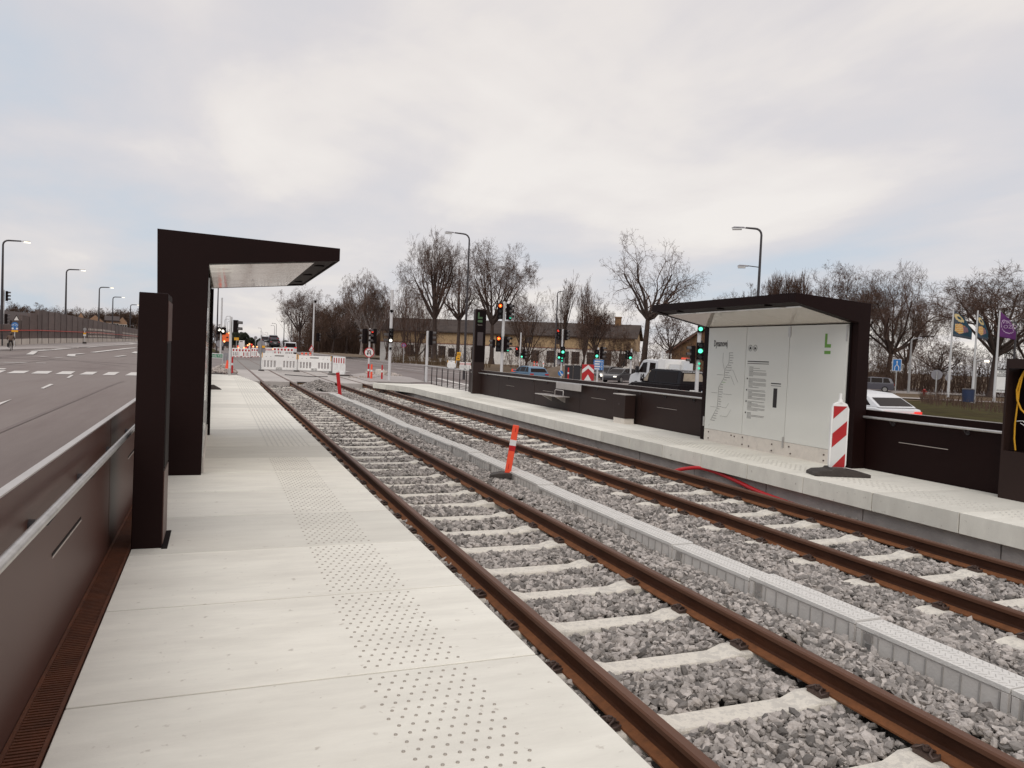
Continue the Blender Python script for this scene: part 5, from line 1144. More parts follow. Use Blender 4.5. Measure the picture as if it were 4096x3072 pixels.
skin('body',[(0,-.12,.96,.13,.10),(0,-.08,1.15,.13,.10),(0,-.02,1.40,.16,.11),(0,0,1.52,.06,.06),(0,.02,1.60,.075,.085),(0,.03,1.70,.085,.10),
 (-.10,.0,.93,.085,.085),(-.13,.24,.72,.06,.06),(-.12,.10,.34,.045,.045),(-.12,.22,.26,.035,.03),(.10,.0,.93,.085,.085),(.13,.22,.62,.06,.06),(.12,.06,.20,.045,.045),(.12,.18,.12,.035,.03),
 (-.20,0,1.40,.05,.05),(-.27,.12,1.17,.04,.04),(-.25,.34,1.05,.03,.03),(.20,0,1.40,.05,.05),(.27,.12,1.17,.04,.04),(.25,.34,1.05,.03,.03)],
 [(0,1),(1,2),(2,3),(3,4),(4,5),(0,6),(6,7),(7,8),(8,9),(0,10),(10,11),(11,12),(12,13),(2,14),(14,15),(15,16),(2,17),(17,18),(18,19)],'trousers_dark',pe)
skin('coat',[(0,-.13,.93,.19,.14),(0,-.10,1.15,.17,.13),(0,-.04,1.40,.19,.135),(0,-.01,1.50,.11,.10),(-.22,0,1.40,.075,.07),(-.29,.12,1.16,.06,.06),(-.26,.32,1.05,.05,.05),(.22,0,1.40,.075,.07),(.29,.12,1.16,.06,.06),(.26,.32,1.05,.05,.05)],
 [(0,1),(1,2),(2,3),(2,4),(4,5),(5,6),(2,7),(7,8),(8,9)],'coat_brown',pe)
skin('hood',[(0,0,1.56,.10,.10),(0,.0,1.68,.115,.12),(0,.01,1.75,.07,.08)],[(0,1),(1,2)],'coat_brown',pe)
# ================================================================ noise wall
nwd=[(-60,92),(145,103),(400,150),(544,262),(600,400)]
def nd(u):
    for (a,da),(b_,db) in zip(nwd,nwd[1:]):
        if u<=b_: t=(u-a)/(b_-a); return 1/((1-t)/da+t/db)
    return 400
vb=lambda u: lin(u,[(-60,1383),(145,1374.5),(261,1371),(400,1367),(544,1365),(600,1364)])
def vt(u):
    if u<42: return 1297
    if u<79: return 1281
    if u<112: return 1258+(u-79)*.25
    if u<144: return 1251+(u-112)*.2
    return lin(u,[(144,1240),(162,1241),(266,1259),(390,1284),(481,1304),(544,1316),(600,1326)])
e=empty('noise_wall','long brown slatted noise wall on concrete footings along the left road','noise wall',(0,0,0))
us=[-60,-30,0,42,79,112,144,161]
while us[-1]<560: us.append(us[-1]+max(6,28*103/nd(us[-1])*.95))
for i,(a,c) in enumerate(zip(us,us[1:])):
    pa,pc=place(a,vb(a),nd(a)),place(c,vb(c),nd(c)); um=(a+c)/2
    za=place(a,vt(a+.5),nd(a)).z; zc=place(c,vt(c-.5),nd(c)).z; d=Vector((pc.x-pa.x,pc.y-pa.y,0)).normalized(); n=Vector((d.y,-d.x,0))*.12
    def slabm(z00,z01,z10,z11,o,nm,mt,t=1.):
        b=MB(); A=pa+n*o; Cc=pc+n*o; A2=pa-n; C2=pc-n
        b.add([(A.x,A.y,z00),(Cc.x,Cc.y,z10),(Cc.x,Cc.y,z11),(A.x,A.y,z01),(A2.x,A2.y,z00),(C2.x,C2.y,z10),(C2.x,C2.y,z11),(A2.x,A2.y,z01)],[(0,1,2,3),(7,6,5,4),(3,2,6,7),(0,4,5,1),(0,3,7,4),(1,5,6,2)],0,t); return b.build(nm,mt,e)
    fh=.62
    slabm(pa.z-.3,pa.z+fh,pc.z-.3,pc.z+fh,1.3,'footing','noise_base',1+.06*math.sin(i*2.1))
    slabm(pa.z+fh,za,pc.z+fh,zc,1.0,'panel','noise_panel',1+.10*math.sin(i*1.7)+.05*math.sin(i*4.1))
    b=MB(); A=pa+n*1.4; b.cyl((A.x,A.y,pa.z),(A.x,A.y,max(za,pa.z)+.05),.04,n=6); b.build('post','post_brown',e)
    b=MB(); A=pa+n*2.0; Cc=pc+n*2.0; b.tube([(A.x,A.y,pa.z+1.55),(Cc.x,Cc.y,pc.z+1.55)],.055,6); b.build('rail','noise_rail',e)
    if 355<um<455 or 492<um<545:
        for kx in range(3):
            for kz in range(3):
                t0=(kx+.2)/3; t1=(kx+.8)/3; P0=pa.lerp(pc,t0)+n*1.02; P1=pa.lerp(pc,t1)+n*1.02; z=pa.z+.8+kz*.55
                b=MB(); b.add([(P0.x,P0.y,z),(P1.x,P1.y,z),(P1.x,P1.y,z+.32),(P0.x,P0.y,z+.32)],[(0,1,2,3)]); b.build('glow_patch','noise_base',e)  # cream colour stands in for the yellow glow seen through the wall
# ================================================================ houses
def house(name,label,pL,pR,zb,eave,ridge,depth,wallm,roofm,over=.4,hipR=0,base=None,hipL=0):
    # front wall from pL to pR (screen left/right), depth away from the viewer
    pL=Vector((pL.x,pL.y,0)); pR=Vector((pR.x,pR.y,0)); d=pR-pL; L=d.length; ang=math.atan2(d.y,d.x)
    e=empty(name,label,'house',(pL.x,pL.y,zb),ang); return e,L
def gable(e,L,D,eave,ridge,wallm,roofm,over=.5,lo=None,trim='roof_trim'):
    b=MB()
    if lo: b.b2((0,0,-1),(L,D,lo)); b.build('lower_wall','white_wall',e); b=MB()
    b.prism([(0,lo or -1),(0,eave),(D/2,ridge),(D,eave),(D,lo or -1)],0,L,'x'); 
    b.build('wall',wallm,e)
    b=MB(); th=.25; sl=(ridge-eave)/(D/2)
    b.prism([(-over,eave-sl*over+.05),(D/2,ridge+.05),(D+over,eave-sl*over+.05),(D+over,eave-sl*over+.05+th),(D/2,ridge+.05+th),(-over,eave-sl*over+.05+th)],-over,L+over,'x'); r=b.build('roof',roofm,e); return r
pL=place(1519,1432,165); pR=place(2532,1489,150); zb=min(pL.z,pR.z)
e,L=house('yellow_house','long yellow and white two storey house with a dark roof behind the trees',pL,pR,pL.z-.2,0,0,0,'','')
e['category']='house'
sL=ppm(pL.x,pL.y); sR=ppm(pR.x,pR.y); EV=(1432-1318)/sL+.2; RG=EV+2.2; LO=(1432-1365)/sL+.2
D=11
r=gable(e,L,D,EV,RG+.4,'brick_yellow','roof_grey',.6,LO)
b=MB(); b.b2((-.05,-.06,LO-.06),(L+.05,-.001,LO+.10)); b.build('string_course','roof_trim',e)
def lx(u):  # distance along the front for photo column u
    lo,hi=0.,1.
    for _ in range(40):
        m=(lo+hi)/2; q=Vector((pL.x,pL.y,0)).lerp(Vector((pR.x,pR.y,0)),m)
        dd=ray(u,1400); 
        if q.x*dd.y<q.y*dd.x: lo=m
        else: hi=m
    return lo*L
def win(e,x,z0,z1,w,y=-.0,bars=True,frame='window_frame'):
    b=MB(); b.b2((x-w/2-.08,y-.05,z0-.08),(x+w/2+.08,y-.002,z1+.08)); f=b.build('window',frame,e)
    b=MB(); b.b2((x-w/2,y-.07,z0),(x+w/2,y-.052,z1)); b.build('pane','window_dark',f)
    if bars: b=MB(); b.b2((x-.03,y-.085,z0),(x+.03,y-.071,z1)); b.b2((x-w/2,y-.085,(z0+z1)/2-.03),(x+w/2,y-.071,(z0+z1)/2+.03)); b.build('glazing_bar','white_wall' if frame!='window_frame' else 'window_frame',f)
for u in (1641,1712,1768,1900,2141,2203,2260,2303,2365,2430,2493): win(e,lx(u),.9,3.3 if u<2000 else 3.2,1.5)
for u in (1688,2114,2235,1558): win(e,lx(u),LO+.9,LO+2.0,1.0,bars=False)
win(e,lx(1806),1.2,2.9,1.3,bars=False)
for u in (2365,2453): x=lx(u); b=MB(); b.b2((x-.6,D/2-.5,RG),(x+.6,D/2+.5,RG+2.1)); b.b2((x-.7,D/2-.6,RG+2.0),(x+.7,D/2+.6,RG+2.25)); b.build('chimney','brick_brown',r)
# brick house with the steep gable facing the street
ga=empty('brick_house','brown brick house with a steep tiled gable left of the right shelter','house',(0,0,0))
pb=place(2682,1500,123); pc=place(2960,1512,122.4)
sA=ppm(pb.x,pb.y); zg=-.4
ga.location=(pb.x,pb.y,zg); ga.rotation_euler.z=facing(pb)-.50; W=12.
ev=3.95; rg=7.7; LB=9
b=MB(); b.prism([(0,-1),(0,ev),(W/2,rg),(W,ev),(W,-1)],0,LB,'y'); b.build('wall','brick_brown',ga)
b=MB(); sl=(rg-ev)/(W/2); o_=.7
b.prism([(-o_,ev-sl*o_+.02),(W/2,rg+.02),(W+o_,ev-sl*o_+.02),(W+o_,ev-sl*o_+.3),(W/2,rg+.32),(-o_,ev-sl*o_+.3)],-.6,LB+.6,'y'); r=b.build('roof','roof_brown',ga)
b=MB(); b.prism([(-o_,ev-sl*o_-.12),(W/2,rg-.12),(W+o_,ev-sl*o_-.12),(W+o_,ev-sl*o_+.02),(W/2,rg+.02),(-o_,ev-sl*o_+.02)],-.62,-.45,'y'); b.build('verge_board','roof_trim',ga)
for y,h in ((2.5,1.0),(7,1.1)): b=MB(); b.b2((W/2-.4,y,rg-.3),(W/2+.4,y+.8,rg+h)); b.b2((W/2-.5,y-.1,rg+h-.35),(W/2+.5,y+.9,rg+h-.1)); b.build('chimney','brick_brown',r)
win(ga,W*.40,4.0,5.6,.9); win(ga,W*.60,4.0,5.6,.9); win(ga,W*.3,1.2,3.0,1.1); win(ga,W*.7,1.2,3.0,1.1)
b=MB(); b.disc((W/2,-.03,6.5),.3,th=.04); b.build('round_window','window_dark',ga)
for k in range(3):
    yy=3.6+k*.5; x0=W/2*.55; z0=ev+sl*x0+.34; b=MB(); b.add([(x0-.4,yy,z0-.4*sl),(x0-.4,yy+.3,z0-.4*sl),(x0+.4,yy+.3,z0+.4*sl),(x0+.4,yy,z0+.4*sl)],[(0,1,2,3)]); b.build('roof_window','white_film',r)
# houses behind the noise wall
def far_house(label,u0,u1,vb_,ve,vr,d,gab=False,D=9,wallm='brick_far',roofm='roof_dark',wins=0,d1=None):
    a=place(u0,vb_,d); c=place(u1,vb_,d1 or d); dd=Vector((c.x-a.x,c.y-a.y,0)); L=dd.length; s=ppm(a.x,a.y)
    e=empty('distant_house',label,'house',(a.x,a.y,a.z-3),math.atan2(dd.y,dd.x),'houses behind the noise wall'); ev=(vb_-ve)/s+3; rg=(vb_-vr)/s+3
    if gab:
        b=MB(); b.prism([(0,0),(0,ev),(L/2,rg),(L,ev),(L,0)],0,D,'y'); b.build('wall',wallm,e); b=MB(); sl=(rg-ev)/(L/2); o_=.3
        b.prism([(-o_,ev-sl*o_+.02),(L/2,rg+.02),(L+o_,ev-sl*o_+.02),(L+o_,ev-sl*o_+.25),(L/2,rg+.27),(-o_,ev-sl*o_+.25)],.25,D+.4,'y'); b.build('roof',roofm,e)
    else: gable(e,L,D,ev,rg,wallm,roofm,.4)
    for k in range(wins): win(e,L*(k+.5)/wins,ev-2.1,ev-.7,1.1,frame='white_wall')
    return e
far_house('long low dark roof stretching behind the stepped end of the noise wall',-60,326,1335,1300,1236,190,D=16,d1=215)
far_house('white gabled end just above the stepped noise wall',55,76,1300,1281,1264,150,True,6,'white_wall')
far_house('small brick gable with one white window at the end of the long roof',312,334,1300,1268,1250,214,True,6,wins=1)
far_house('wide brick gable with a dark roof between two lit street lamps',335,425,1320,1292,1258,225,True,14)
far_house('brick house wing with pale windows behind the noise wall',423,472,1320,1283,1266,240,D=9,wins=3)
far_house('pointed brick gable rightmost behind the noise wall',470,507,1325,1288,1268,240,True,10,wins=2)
# ================================================================ trees
def seg_mesh(name,segs,mat,k=3,extra=None):
    A=np.array([s[0] for s in segs]); B=np.array([s[1] for s in segs]); r0=np.array([s[2] for s in segs]); r1=np.array([s[3] for s in segs])
    d=B-A; L=np.linalg.norm(d,axis=1,keepdims=True); L[L==0]=1; d=d/L
    up=np.where(np.abs(d[:,2:3])<.9,np.array([[0,0,1.]]),np.array([[1.,0,0]])); u=np.cross(d,up); u/=np.linalg.norm(u,axis=1,keepdims=True); w=np.cross(d,u)
    n=len(segs); th=2*PI*np.arange(k)/k; c,s=np.cos(th),np.sin(th)
    R=u[:,None,:]*c[None,:,None]+w[:,None,:]*s[None,:,None]
    V=np.concatenate([A[:,None,:]+R*r0[:,None,None],B[:,None,:]+R*r1[:,None,None]],1).reshape(-1,3)
    j=np.arange(k); F=np.stack([j,(j+1)%k,(j+1)%k+k,j+k],1)[None]+(np.arange(n)*2*k)[:,None,None]; F=F.reshape(-1,4)
    me=bpy.data.meshes.new(name); me.vertices.add(len(V)); me.vertices.foreach_set('co',V.reshape(-1).astype(np.float32))
    me.loops.add(len(F)*4); me.loops.foreach_set('vertex_index',F.reshape(-1).astype(np.int32)); me.polygons.add(len(F)); me.polygons.foreach_set('loop_start',np.arange(0,len(F)*4,4,dtype=np.int32))
    me.polygons.foreach_set('use_smooth',np.ones(len(F),bool)); me.materials.append(M[mat]); me.update(calc_edges=True); return me
def gen_tree(seed,style):
    R=random.Random(seed); segs=[]
    st={'oak':dict(fork=.24,limbs=8,ang=(.4,1.25),wob=.24,up=.05,kids=(6,6,6,5),ratio=.58),
        'wild':dict(fork=.34,limbs=7,ang=(.5,1.35),wob=.32,up=.05,kids=(6,5,4,2),ratio=.55),
        'dome':dict(fork=.30,limbs=8,ang=(.3,1.0),wob=.15,up=.05,kids=(6,6,6,5),ratio=.58),
        'tall':dict(fork=.10,limbs=7,ang=(.10,.32),wob=.09,up=.12,kids=(6,5,3,2),ratio=.46),
        'birch':dict(fork=.22,limbs=10,ang=(.4,.9),wob=.13,up=.04,kids=(6,6,6,4),ratio=.50),
        'pollard':dict(fork=.60,limbs=9,ang=(.3,1.35),wob=.07,up=.08,kids=(12,4,2,0),ratio=.72),
        'bush':dict(fork=.03,limbs=12,ang=(.3,1.1),wob=.25,up=.04,kids=(7,6,5,3),ratio=.55)}[style]
    def grow(p,d,L,r,lev):
        n=(7,7,5,4,3,2)[lev]; ch=st['kids'][lev-1] if 0<lev<=4 else 0
        q=p; dd=d
        spots=sorted(.22+.78*R.random()**.75 for _ in range(ch)); si=0
        for i in range(n):
            dd=(dd+Vector((R.gauss(0,1),R.gauss(0,1),R.gauss(0,.8)))*st['wob']*(.6 if lev<2 else 1)+Vector((0,0,(st['up'] if lev<2 or style in('tall','pollard') else .012) if not(style=='birch' and lev>=3) else -.32))).normalized()
            q2=q+dd*L/n; ra=r*(1-.62*i/n); rb=r*(1-.62*(i+1)/n); segs.append((tuple(q),tuple(q2),ra,rb,lev))
            while si<len(spots) and spots[si]<=(i+1)/n:
                t=spots[si]; si+=1
                ax=dd.orthogonal().normalized(); ax.rotate(__import__('mathutils').Quaternion(dd,R.uniform(0,2*PI)))
                a=R.uniform(*((.3,.6) if style in('tall','pollard') else (.5,1.05))); nd_=(dd*math.cos(a)+ax*math.sin(a)).normalized()
                grow(q2,nd_,L*st['ratio']*R.uniform(.7,1.2)*(1.15-.4*t),max(rb*.60,.005),lev+1)
            q=q2
    # trunk
    q=Vector((0,0,0)); dd=Vector((R.uniform(-.05,.05),R.uniform(-.05,.05),1)).normalized(); n=6; H=st['fork']*10; r=.21
    for i in range(n):
        dd=(dd+Vector((R.gauss(0,.04),R.gauss(0,.04),.1))).normalized(); q2=q+dd*H/n
        segs.append((tuple(q),tuple(q2),r*(1-.35*i/n)+(.10 if i==0 else 0),r*(1-.35*(i+1)/n),0)); q=q2
    # leader and limbs
    lead=style in('tall','birch','wild','dome','oak')
    if lead:
        n=7; HL=10*(1-st['fork'])*{'tall':.7,'birch':.62,'dome':.45}.get(style,.32)
        for i in range(n):
            dd=(dd+Vector((R.gauss(0,.12),R.gauss(0,.12),.15))).normalized(); q2=q+dd*HL/n; ra=r*.62*(1-.8*i/n)
            segs.append((tuple(q),tuple(q2),ra,r*.62*(1-.8*(i+1)/n),0))
            k=1 if i%2 or style!='birch' else 2
            for _ in range(k+ (1 if i==0 else 0)):
                a=R.uniform(*st['ang']); ph=R.uniform(0,2*PI); dv=Vector((math.cos(ph)*math.sin(a),math.sin(ph)*math.sin(a),math.cos(a)))
                grow(q,dv,10*(1-st['fork'])*(.55-.05*i),ra*.75,1 if i<2 or style in('tall','birch') else 2)
            q=q2
        grow(q,dd,2.2,.05,2)
    base=Vector(segs[5][1])
    for i in range(st['limbs']):
        a=R.uniform(*st['ang']); ph=2*PI*(i+R.uniform(-.3,.3))/st['limbs']; dv=Vector((math.cos(ph)*math.sin(a),math.sin(ph)*math.sin(a),math.cos(a)))
        grow(base,dv,10*(1-st['fork'])*R.uniform(.50,.68)*(.7 if style=='pollard' else 1),r*(.50 if style!='tall' else .32),1)
    return segs
TREES={}
def tree_meshes(key,seed,style,mat_t,mat_c,boost):
    if key in TREES: return TREES[key]
    s=gen_tree(seed,style); P0=np.array([q[1] for q in s]); lo,hi=P0.min(0),P0.max(0)
    zz=1/np.percentile(P0[:,2],99.6); wx=np.percentile(np.abs(P0[:,0]),97); wy=np.percentile(np.abs(P0[:,1]),97); w=1/(2*max(wx,wy))
    def tr(q): 
        a=np.array(q[0]);b=np.array(q[1]); sc=np.array([w,w,zz]); return (a*sc,b*sc,q[2],q[3])
    tk=[tr(q) for q in s if q[4]<=1]; cr=[tr(q) for q in s if q[4]>=2]
    TREES[key]=(tk,cr); return TREES[key]
CACHE={}
def tree(label,u,v,d,topv,wpx,style,seed,group,mt='bark',mc='twig',rmin=.009,name='bare_tree',rk=1.,zt=None):
    p=place(u,v,d); s=ppm(p.x,p.y); H=(v-topv)/s; W=wpx/s
    tk,cr=tree_meshes((style,seed),seed,style,mt,mc,1)
    key=(style,seed,mt,mc,round(H/6),round(W/H*3))
    e=empty(name,label,'tree',(p.x,p.y,p.z-.15),random.uniform(0,6.28),group)
    if key not in CACHE:
        k=H/10
        sx=W; sz=H
        f=lambda L,rf,mn: [((a[0]*sx,a[1]*sx,a[2]*sz),(b[0]*sx,b[1]*sx,b[2]*sz),max(r0*rf,mn),max(r1*rf,mn*.8)) for a,b,r0,r1 in L]
        CACHE[key]=(seg_mesh('trunk',f(tk,k*.95*rk,rmin*2),mt,6),seg_mesh('crown',f(cr,k*.80*rk,rmin),mc,3),H,W)
    mT,mC,H0,W0=CACHE[key]
    for nm,me in (('trunk',mT),('crown',mC)):
        o=bpy.data.objects.new(nm,me); C.objects.link(o); o.parent=e
    e.scale=(W/W0,W/W0,H/H0); return e
GW='bare trees of the wood beyond the right road'
T=tree
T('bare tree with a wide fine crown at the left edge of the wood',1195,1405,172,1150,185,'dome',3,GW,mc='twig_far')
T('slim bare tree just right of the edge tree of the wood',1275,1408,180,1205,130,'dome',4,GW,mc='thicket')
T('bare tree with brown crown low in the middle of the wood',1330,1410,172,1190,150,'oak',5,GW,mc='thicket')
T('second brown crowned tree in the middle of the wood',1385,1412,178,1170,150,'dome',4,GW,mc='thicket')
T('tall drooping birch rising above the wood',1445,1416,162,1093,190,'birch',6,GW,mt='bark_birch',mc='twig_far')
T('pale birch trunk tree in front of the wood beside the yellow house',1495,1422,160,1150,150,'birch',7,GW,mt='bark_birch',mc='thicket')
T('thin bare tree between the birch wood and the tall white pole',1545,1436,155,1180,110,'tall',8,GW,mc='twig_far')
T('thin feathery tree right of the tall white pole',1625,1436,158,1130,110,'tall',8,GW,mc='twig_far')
T('big bare tree with a rounded fine crown left of the tall street lamp',1737,1438,112,930,255,'dome',9,None,rk=1.15)
T('small dense bare tree below the big rounded one',1665,1438,135,1140,170,'bush',10,None)
T('dark leaning bare tree directly behind the tall street lamp',1830,1440,108,1030,190,'wild',11,None,rk=1.1)
T('wide spreading bare tree behind the station pylon',1965,1452,106,965,330,'dome',12,None,rk=1.1)
T('bushy bare tree right of the two red lights',2105,1458,125,1150,240,'bush',13,None,mc='thicket')
T('slender upright tree left above the yellow house',2245,1465,120,1095,110,'tall',14,None)
T('second slender upright tree above the yellow house',2330,1470,118,1115,110,'tall',15,None)
T('small bushy bare tree in front of the yellow house wall',2378,1476,105,1195,190,'oak',16,None)
T('big gnarled bare tree standing free left of the right shelter',2572,1496,96,950,430,'wild',17,None,rk=1.25,rmin=.010)
T('leaning bare tree in front of the brick house gable',2668,1500,92,1235,190,'wild',18,None)
T('short bare tree between the yellow house and the gnarled tree',2480,1482,120,1300,130,'bush',10,None,mc='thicket')
GP='pollarded trees behind the right shelter'
T('pollarded tree with upright twigs, left of three',3075,1500,85,1085,105,'pollard',20,GP)
T('pollarded tree with upright twigs, middle of three',3135,1500,86,1090,95,'pollard',21,GP)
T('pollarded tree with upright twigs, right of three',3195,1500,84,1082,110,'pollard',22,GP)
T('low bare tree showing over the left half of the right shelter roof',2930,1500,110,1150,230,'oak',5,None)
T('low bare tree showing between lamp and pollarded trees',3030,1500,115,1150,200,'oak',16,None)
GR2='large bare trees right of the shelter'
T('large bare tree whose crown rises over the shelter corner',3385,1545,110,1062,380,'dome',12,GR2)
T('large dark bare tree beside the blue merging sign',3538,1553,112,1068,470,'oak',24,GR2,rk=1.2)
T('bare tree crown filling the gap right of the shelter column',3620,1560,120,1160,260,'oak',16,GR2,mc='thicket')
T('small wide bare tree behind the round grey sign backs',3745,1566,95,1350,260,'wild',18,GR2,rk=1.3)
T('huge bare tree with a domed crown behind the flags at the right',3965,1586,96,1066,520,'dome',9,GR2,rk=1.5,rmin=.010)
T('bare tree at the very right edge behind the round lamp',4130,1592,100,1170,300,'oak',24,GR2)
GL2='bare trees beyond the noise wall'
for i,(u,t,w,st) in enumerate(((48,1208,110,'dome'),(105,1212,120,'oak'),(175,1222,100,'dome'),(225,1225,80,'oak'),(285,1238,70,'dome'),(345,1236,90,'oak'),(385,1232,90,'dome'),(430,1238,90,'oak'),(475,1240,90,'dome'),(520,1236,100,'oak'),(560,1242,90,'dome'))):
    T(['bare tree crown over the stepped end of the noise wall, first from the left','bare tree crown over the stepped end of the noise wall, second from the left','bare crown behind the long roof left of the second lamp','low bare crown just left of the second street lamp','low bare crown just right of the second street lamp','bare tree left of the third street lamp','bare tree right behind the third street lamp','bare tree above the wide brick gable','bare tree above the pointed brick gable','bare tree left of the farthest lit lamp','bare tree right behind the farthest lit lamp'][i],u,1345,290,t,w,st,{'dome':4,'oak':5}[st],GL2,mc='thicket',rmin=.02)
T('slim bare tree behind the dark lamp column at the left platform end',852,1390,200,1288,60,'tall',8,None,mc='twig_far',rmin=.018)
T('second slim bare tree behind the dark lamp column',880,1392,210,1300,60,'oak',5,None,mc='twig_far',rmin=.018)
# evergreens far down the line
def evergreen(label,u,v,d,topv,w,seed):
    p=place(u,v,d); s=ppm(p.x,p.y); H=(v-topv)/s; W=w/s; e=empty('evergreen_tree',label,'tree',(p.x,p.y,p.z),0,'evergreens far down the tracks'); r=np.random.default_rng(seed); n=5200
    k=14; cc=np.stack([r.normal(0,.20,k)*W,r.normal(0,.20,k)*W,r.uniform(.35,.88,k)*H],1); idx=r.integers(0,k,n)
    dirs=r.normal(0,1,(n,3)); dirs/=np.linalg.norm(dirs,axis=1,keepdims=True); pos=cc[idx]+dirs*(r.uniform(.5,1,n)**.5)[:,None]*np.array([.24*W,.24*W,.17*H])
    pos=pos[pos[:,2]>.05*H]; pos[:,2]=np.minimum(pos[:,2],H); n=len(pos); a=r.normal(0,1,(n,3)); b_=r.normal(0,1,(n,3)); sz=.16*W/4*r.uniform(.6,1.3,(n,1))+.12
    V=np.stack([pos-a*sz*.5,pos+b_*sz*.5,pos+a*sz*.5],1).reshape(-1,3); me=bpy.data.meshes.new('crown'); me.from_pydata(V.tolist(),[],np.arange(n*3).reshape(-1,3).tolist()); me.materials.append(M['evergreen']); o=bpy.data.objects.new('crown',me); C.objects.link(o); o.parent=e
    b=MB(); b.cyl((0,0,-.3),(0,0,H*.6),.03*H,.015*H,8); b.build('trunk','bark',e)
evergreen('round dark evergreen left of the yellow signs far down the line',930,1392,210,1330,60,1)
evergreen('tallest dark evergreen behind the white construction board',968,1392,220,1328,44,2)
evergreen('low dark evergreen left of the small round sign back',1004,1392,230,1350,48,3)
evergreen('low dark evergreen between transporter and white van',1143,1396,230,1362,22,4)
evergreen('low dark evergreen behind the small round sign back',1032,1392,260,1366,36,5)
# brush and undergrowth: nobody could count the stems
def thicket(name,line,depth,n,h,sr,seed,mat='thicket',zoff=0,kids=9):
    R=random.Random(seed); segs=[]
    L=[Vector((p.x,p.y,p.z)) for p in line]; cum=[0]
    for a,b in zip(L,L[1:]): cum.append(cum[-1]+(b-a).length)
    for _ in range(n):
        t=R.uniform(0,cum[-1]); i=max(j for j in range(len(cum)-1) if cum[j]<=t); q=L[i].lerp(L[i+1],(t-cum[i])/(cum[i+1]-cum[i]))
        dn=Vector((q.x,q.y,0)).normalized(); q=q+dn*R.uniform(0,depth); hh=h*R.uniform(.45,1.05); r=sr*R.uniform(.6,1.4)
        d=Vector((R.gauss(0,.16),R.gauss(0,.16),1)).normalized(); m=5; q=Vector((q.x,q.y,q.z-.2))
        for k in range(m):
            d=(d+Vector((R.gauss(0,.10),R.gauss(0,.10),.05))).normalized(); q2=q+d*hh/m; segs.append((tuple(q),tuple(q2),r*(1-.17*k),r*(1-.17*(k+1)))); 
            for _k in range(kids//m+1):
                a=R.uniform(0,2*PI); dv=Vector((math.cos(a)*.7,math.sin(a)*.7,R.uniform(.1,.9))).normalized(); l=hh*R.uniform(.08,.24); q3=q2+dv*l*.5; q4=q3+(dv+Vector((R.gauss(0,.3),R.gauss(0,.3),.25))).normalized()*l*.5
                segs.append((tuple(q2),tuple(q3),r*.4,r*.3)); segs.append((tuple(q3),tuple(q4),r*.3,r*.15))
                segs.append((tuple(q3),tuple(q3+(dv+Vector((R.gauss(0,.8),R.gauss(0,.8),.3))).normalized()*l*.5),r*.28,r*.15))
            q=q2
    me=seg_mesh(name,segs,mat,3); o=bpy.data.objects.new(name,me); C.objects.link(o); return tag(o,kind='stuff')
thicket('wood_undergrowth',[place(1170,1404,190),place(1330,1408,182),place(1600,1425,170)],30,1300,9.,.045,1)
thicket('wood_undergrowth',[place(1230,1404,186),place(1330,1407,180),place(1540,1421,172)],24,600,11.,.05,2)
thicket('wood_undergrowth',[place(1590,1438,185),place(1900,1450,180),place(2300,1470,172),place(2480,1480,170)],14,620,11.5,.04,3)
thicket('verge_brambles',[place(1540,1438,140),place(1740,1446,122),place(1900,1455,110)],10,200,4.6,.026,4)
thicket('verge_brambles',[place(2010,1462,104),place(2200,1475,98),place(2480,1492,92)],9,240,4.0,.024,5)
thicket('verge_brambles',[place(2560,1500,92),place(2880,1512,86)],8,170,5.0,.035,6)
thicket('verge_brambles',[place(3430,1548,104),place(3560,1555,100),place(3700,1562,98),place(4150,1584,96)],14,620,5.0,.04,7)
thicket('verge_brambles',[place(2960,1515,125),place(3440,1545,118)],10,220,8.,.05,8)
thicket('far_hedge',[place(20,1350,300),place(300,1348,300),place(600,1345,300)],25,900,9.5,.10,9)
thicket('far_hedge',[place(820,1392,260),place(1000,1390,300),place(1200,1398,260)],20,260,3.5,.08,10)
thicket('bramble_runners',[place(3680,1600,44),place(3850,1622,42),place(4060,1640,40)],10,420,.6,.014,11)
thicket('dry_weeds',[place(1560,1446,116),place(1800,1458,100),place(1960,1466,95)],4,420,1.3,.03,12,'dry_grass')
thicket('dry_weeds',[place(30,1376,94),place(261,1371,122),place(400,1367.5,150)],1.2,240,.55,.03,13,'dry_grass')
e,s=F('earth_heap','low heap of bare brown earth behind the dark utility cabinets','earth heap',2250,1505,70); b=MB(); n=14
vs=[(0,0,1.0)]+[(3.6*math.cos(2*PI*i/n)*random.uniform(.8,1.1)*r_,2.2*math.sin(2*PI*i/n)*r_,1.0-(r_**1.3)*1.1+random.uniform(-.08,.08)) for r_ in (.35,.7,1.05) for i in range(n)]
fs=[(0,1+i,1+(i+1)%n) for i in range(n)]+[(1+k*n+i,1+(k+1)*n+i,1+(k+1)*n+(i+1)%n,1+k*n+(i+1)%n) for k in range(2) for i in range(n)]; b.add(vs,fs,0,1.,True); b.build('mound','earth',e)

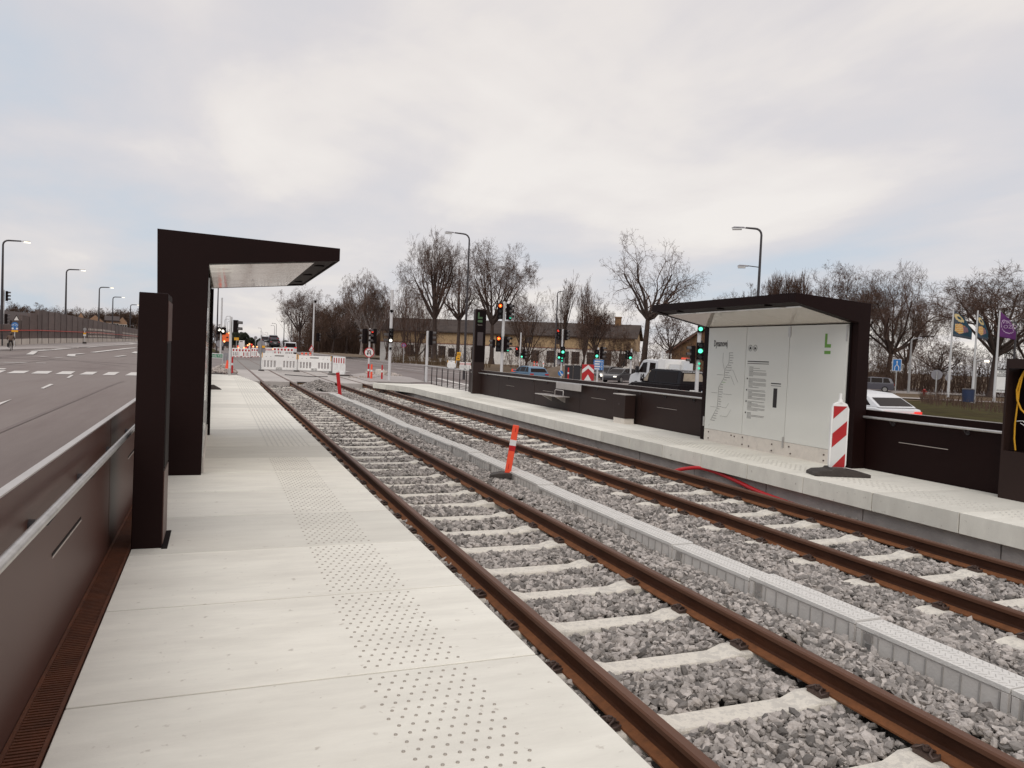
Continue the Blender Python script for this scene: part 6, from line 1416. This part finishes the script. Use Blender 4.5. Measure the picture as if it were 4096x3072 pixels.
# ================================================================ sky and light
SUN_EL=math.radians(46); SUN_AZ=math.radians(215)      # azimuth clockwise from +y
W=bpy.data.worlds.new('World'); SC.world=W; W.use_nodes=True; n=W.node_tree.nodes; l=W.node_tree.links; n.clear()
out=n.new('ShaderNodeOutputWorld'); bg=n.new('ShaderNodeBackground'); bg2=n.new('ShaderNodeBackground'); add=n.new('ShaderNodeAddShader')
sky=n.new('ShaderNodeTexSky'); sky.sky_type='NISHITA'; sky.sun_disc=False; sky.sun_elevation=SUN_EL; sky.sun_rotation=SUN_AZ; sky.air_density=1; sky.dust_density=2
l.new(sky.outputs[0],bg.inputs[0]); bg.inputs[1].default_value=.012
tc=n.new('ShaderNodeTexCoord'); sep=n.new('ShaderNodeSeparateXYZ'); l.new(tc.outputs['Generated'],sep.inputs[0])
def math_(op,a,b=None,c=None):
    m=n.new('ShaderNodeMath'); m.operation=op
    for i,x in enumerate((a,b,c)):
        if x is None: continue
        if isinstance(x,(int,float)): m.inputs[i].default_value=x
        else: l.new(x,m.inputs[i])
    return m.outputs[0]
zc=math_('MAXIMUM',sep.outputs['Z'],0.0); den=math_('ADD',zc,.16)
cx=math_('DIVIDE',sep.outputs['X'],den); cy=math_('DIVIDE',sep.outputs['Y'],den)
cb=n.new('ShaderNodeCombineXYZ'); l.new(cx,cb.inputs[0]); l.new(cy,cb.inputs[1]); cb.inputs[2].default_value=3.1
def noise(sc,det,ro,dist,off=(0,0,0),sca=(1,1,1)):
    mp=n.new('ShaderNodeMapping'); mp.inputs['Location'].default_value=off; mp.inputs['Scale'].default_value=sca; mp.inputs['Rotation'].default_value=(0,0,.5); l.new(cb.outputs[0],mp.inputs[0])
    t=n.new('ShaderNodeTexNoise'); t.inputs['Scale'].default_value=sc; t.inputs['Detail'].default_value=det; t.inputs['Roughness'].default_value=ro; t.inputs['Distortion'].default_value=dist; l.new(mp.outputs[0],t.inputs['Vector']); return t.outputs['Fac']
n1=noise(.55,7,.52,.5,(1.5,.3,0),(1,.75,1)); n2=noise(1.7,6,.5,.3,(7,2,0),(1,.6,1))
# the cloud deck is warmer and brighter towards the sun side (right), bluer away from it
side=math_('ADD',math_('MULTIPLY',sep.outputs['X'],.20),math_('MULTIPLY',sep.outputs['Z'],.16))
f=math_('ADD',math_('ADD',math_('MULTIPLY',n1,1.15),math_('MULTIPLY',n2,.72)),side)
mr=n.new('ShaderNodeMapRange'); mr.inputs[1].default_value=.78; mr.inputs[2].default_value=1.27; l.new(f,mr.inputs[0])
cr=n.new('ShaderNodeValToRGB'); l.new(mr.outputs[0],cr.inputs[0]); el=cr.color_ramp.elements
el[0].position=0; el[0].color=(.535,.59,.66,1); el[1].position=1; el[1].color=(.84,.79,.745,1)
for pos,c in ((.35,(.63,.62,.645)),(.6,(.695,.66,.66)),(.8,(.79,.74,.705))): q=el.new(pos); q.color=(*c,1)
# an overcast sky is brighter overhead
zb_=n.new('ShaderNodeMapRange'); zb_.inputs[1].default_value=.55; zb_.inputs[2].default_value=1.; zb_.inputs[3].default_value=1.; zb_.inputs[4].default_value=1.35; l.new(sep.outputs['Z'],zb_.inputs[0])
l.new(cr.outputs[0],bg2.inputs[0]); l.new(zb_.outputs[0],bg2.inputs[1])
l.new(bg.outputs[0],add.inputs[0]); l.new(bg2.outputs[0],add.inputs[1]); l.new(add.outputs[0],out.inputs[0])
sd=bpy.data.lights.new('sun','SUN'); sd.energy=1.3; sd.angle=math.radians(55); sd.color=(1,.95,.87); so=bpy.data.objects.new('sun',sd); C.objects.link(so)
dv=Vector((math.sin(SUN_AZ)*math.cos(SUN_EL),math.cos(SUN_AZ)*math.cos(SUN_EL),math.sin(SUN_EL))); so.rotation_euler=dv.to_track_quat('Z','Y').to_euler()
SC.view_settings.view_transform='Standard'; SC.view_settings.look='None'; SC.view_settings.exposure=0; SC.view_settings.gamma=1
SC.render.engine='CYCLES'; SC.cycles.max_bounces=6; SC.cycles.use_denoising=True
print('SEGS',{k:(len(v[0]),len(v[1])) for k,v in TREES.items()})
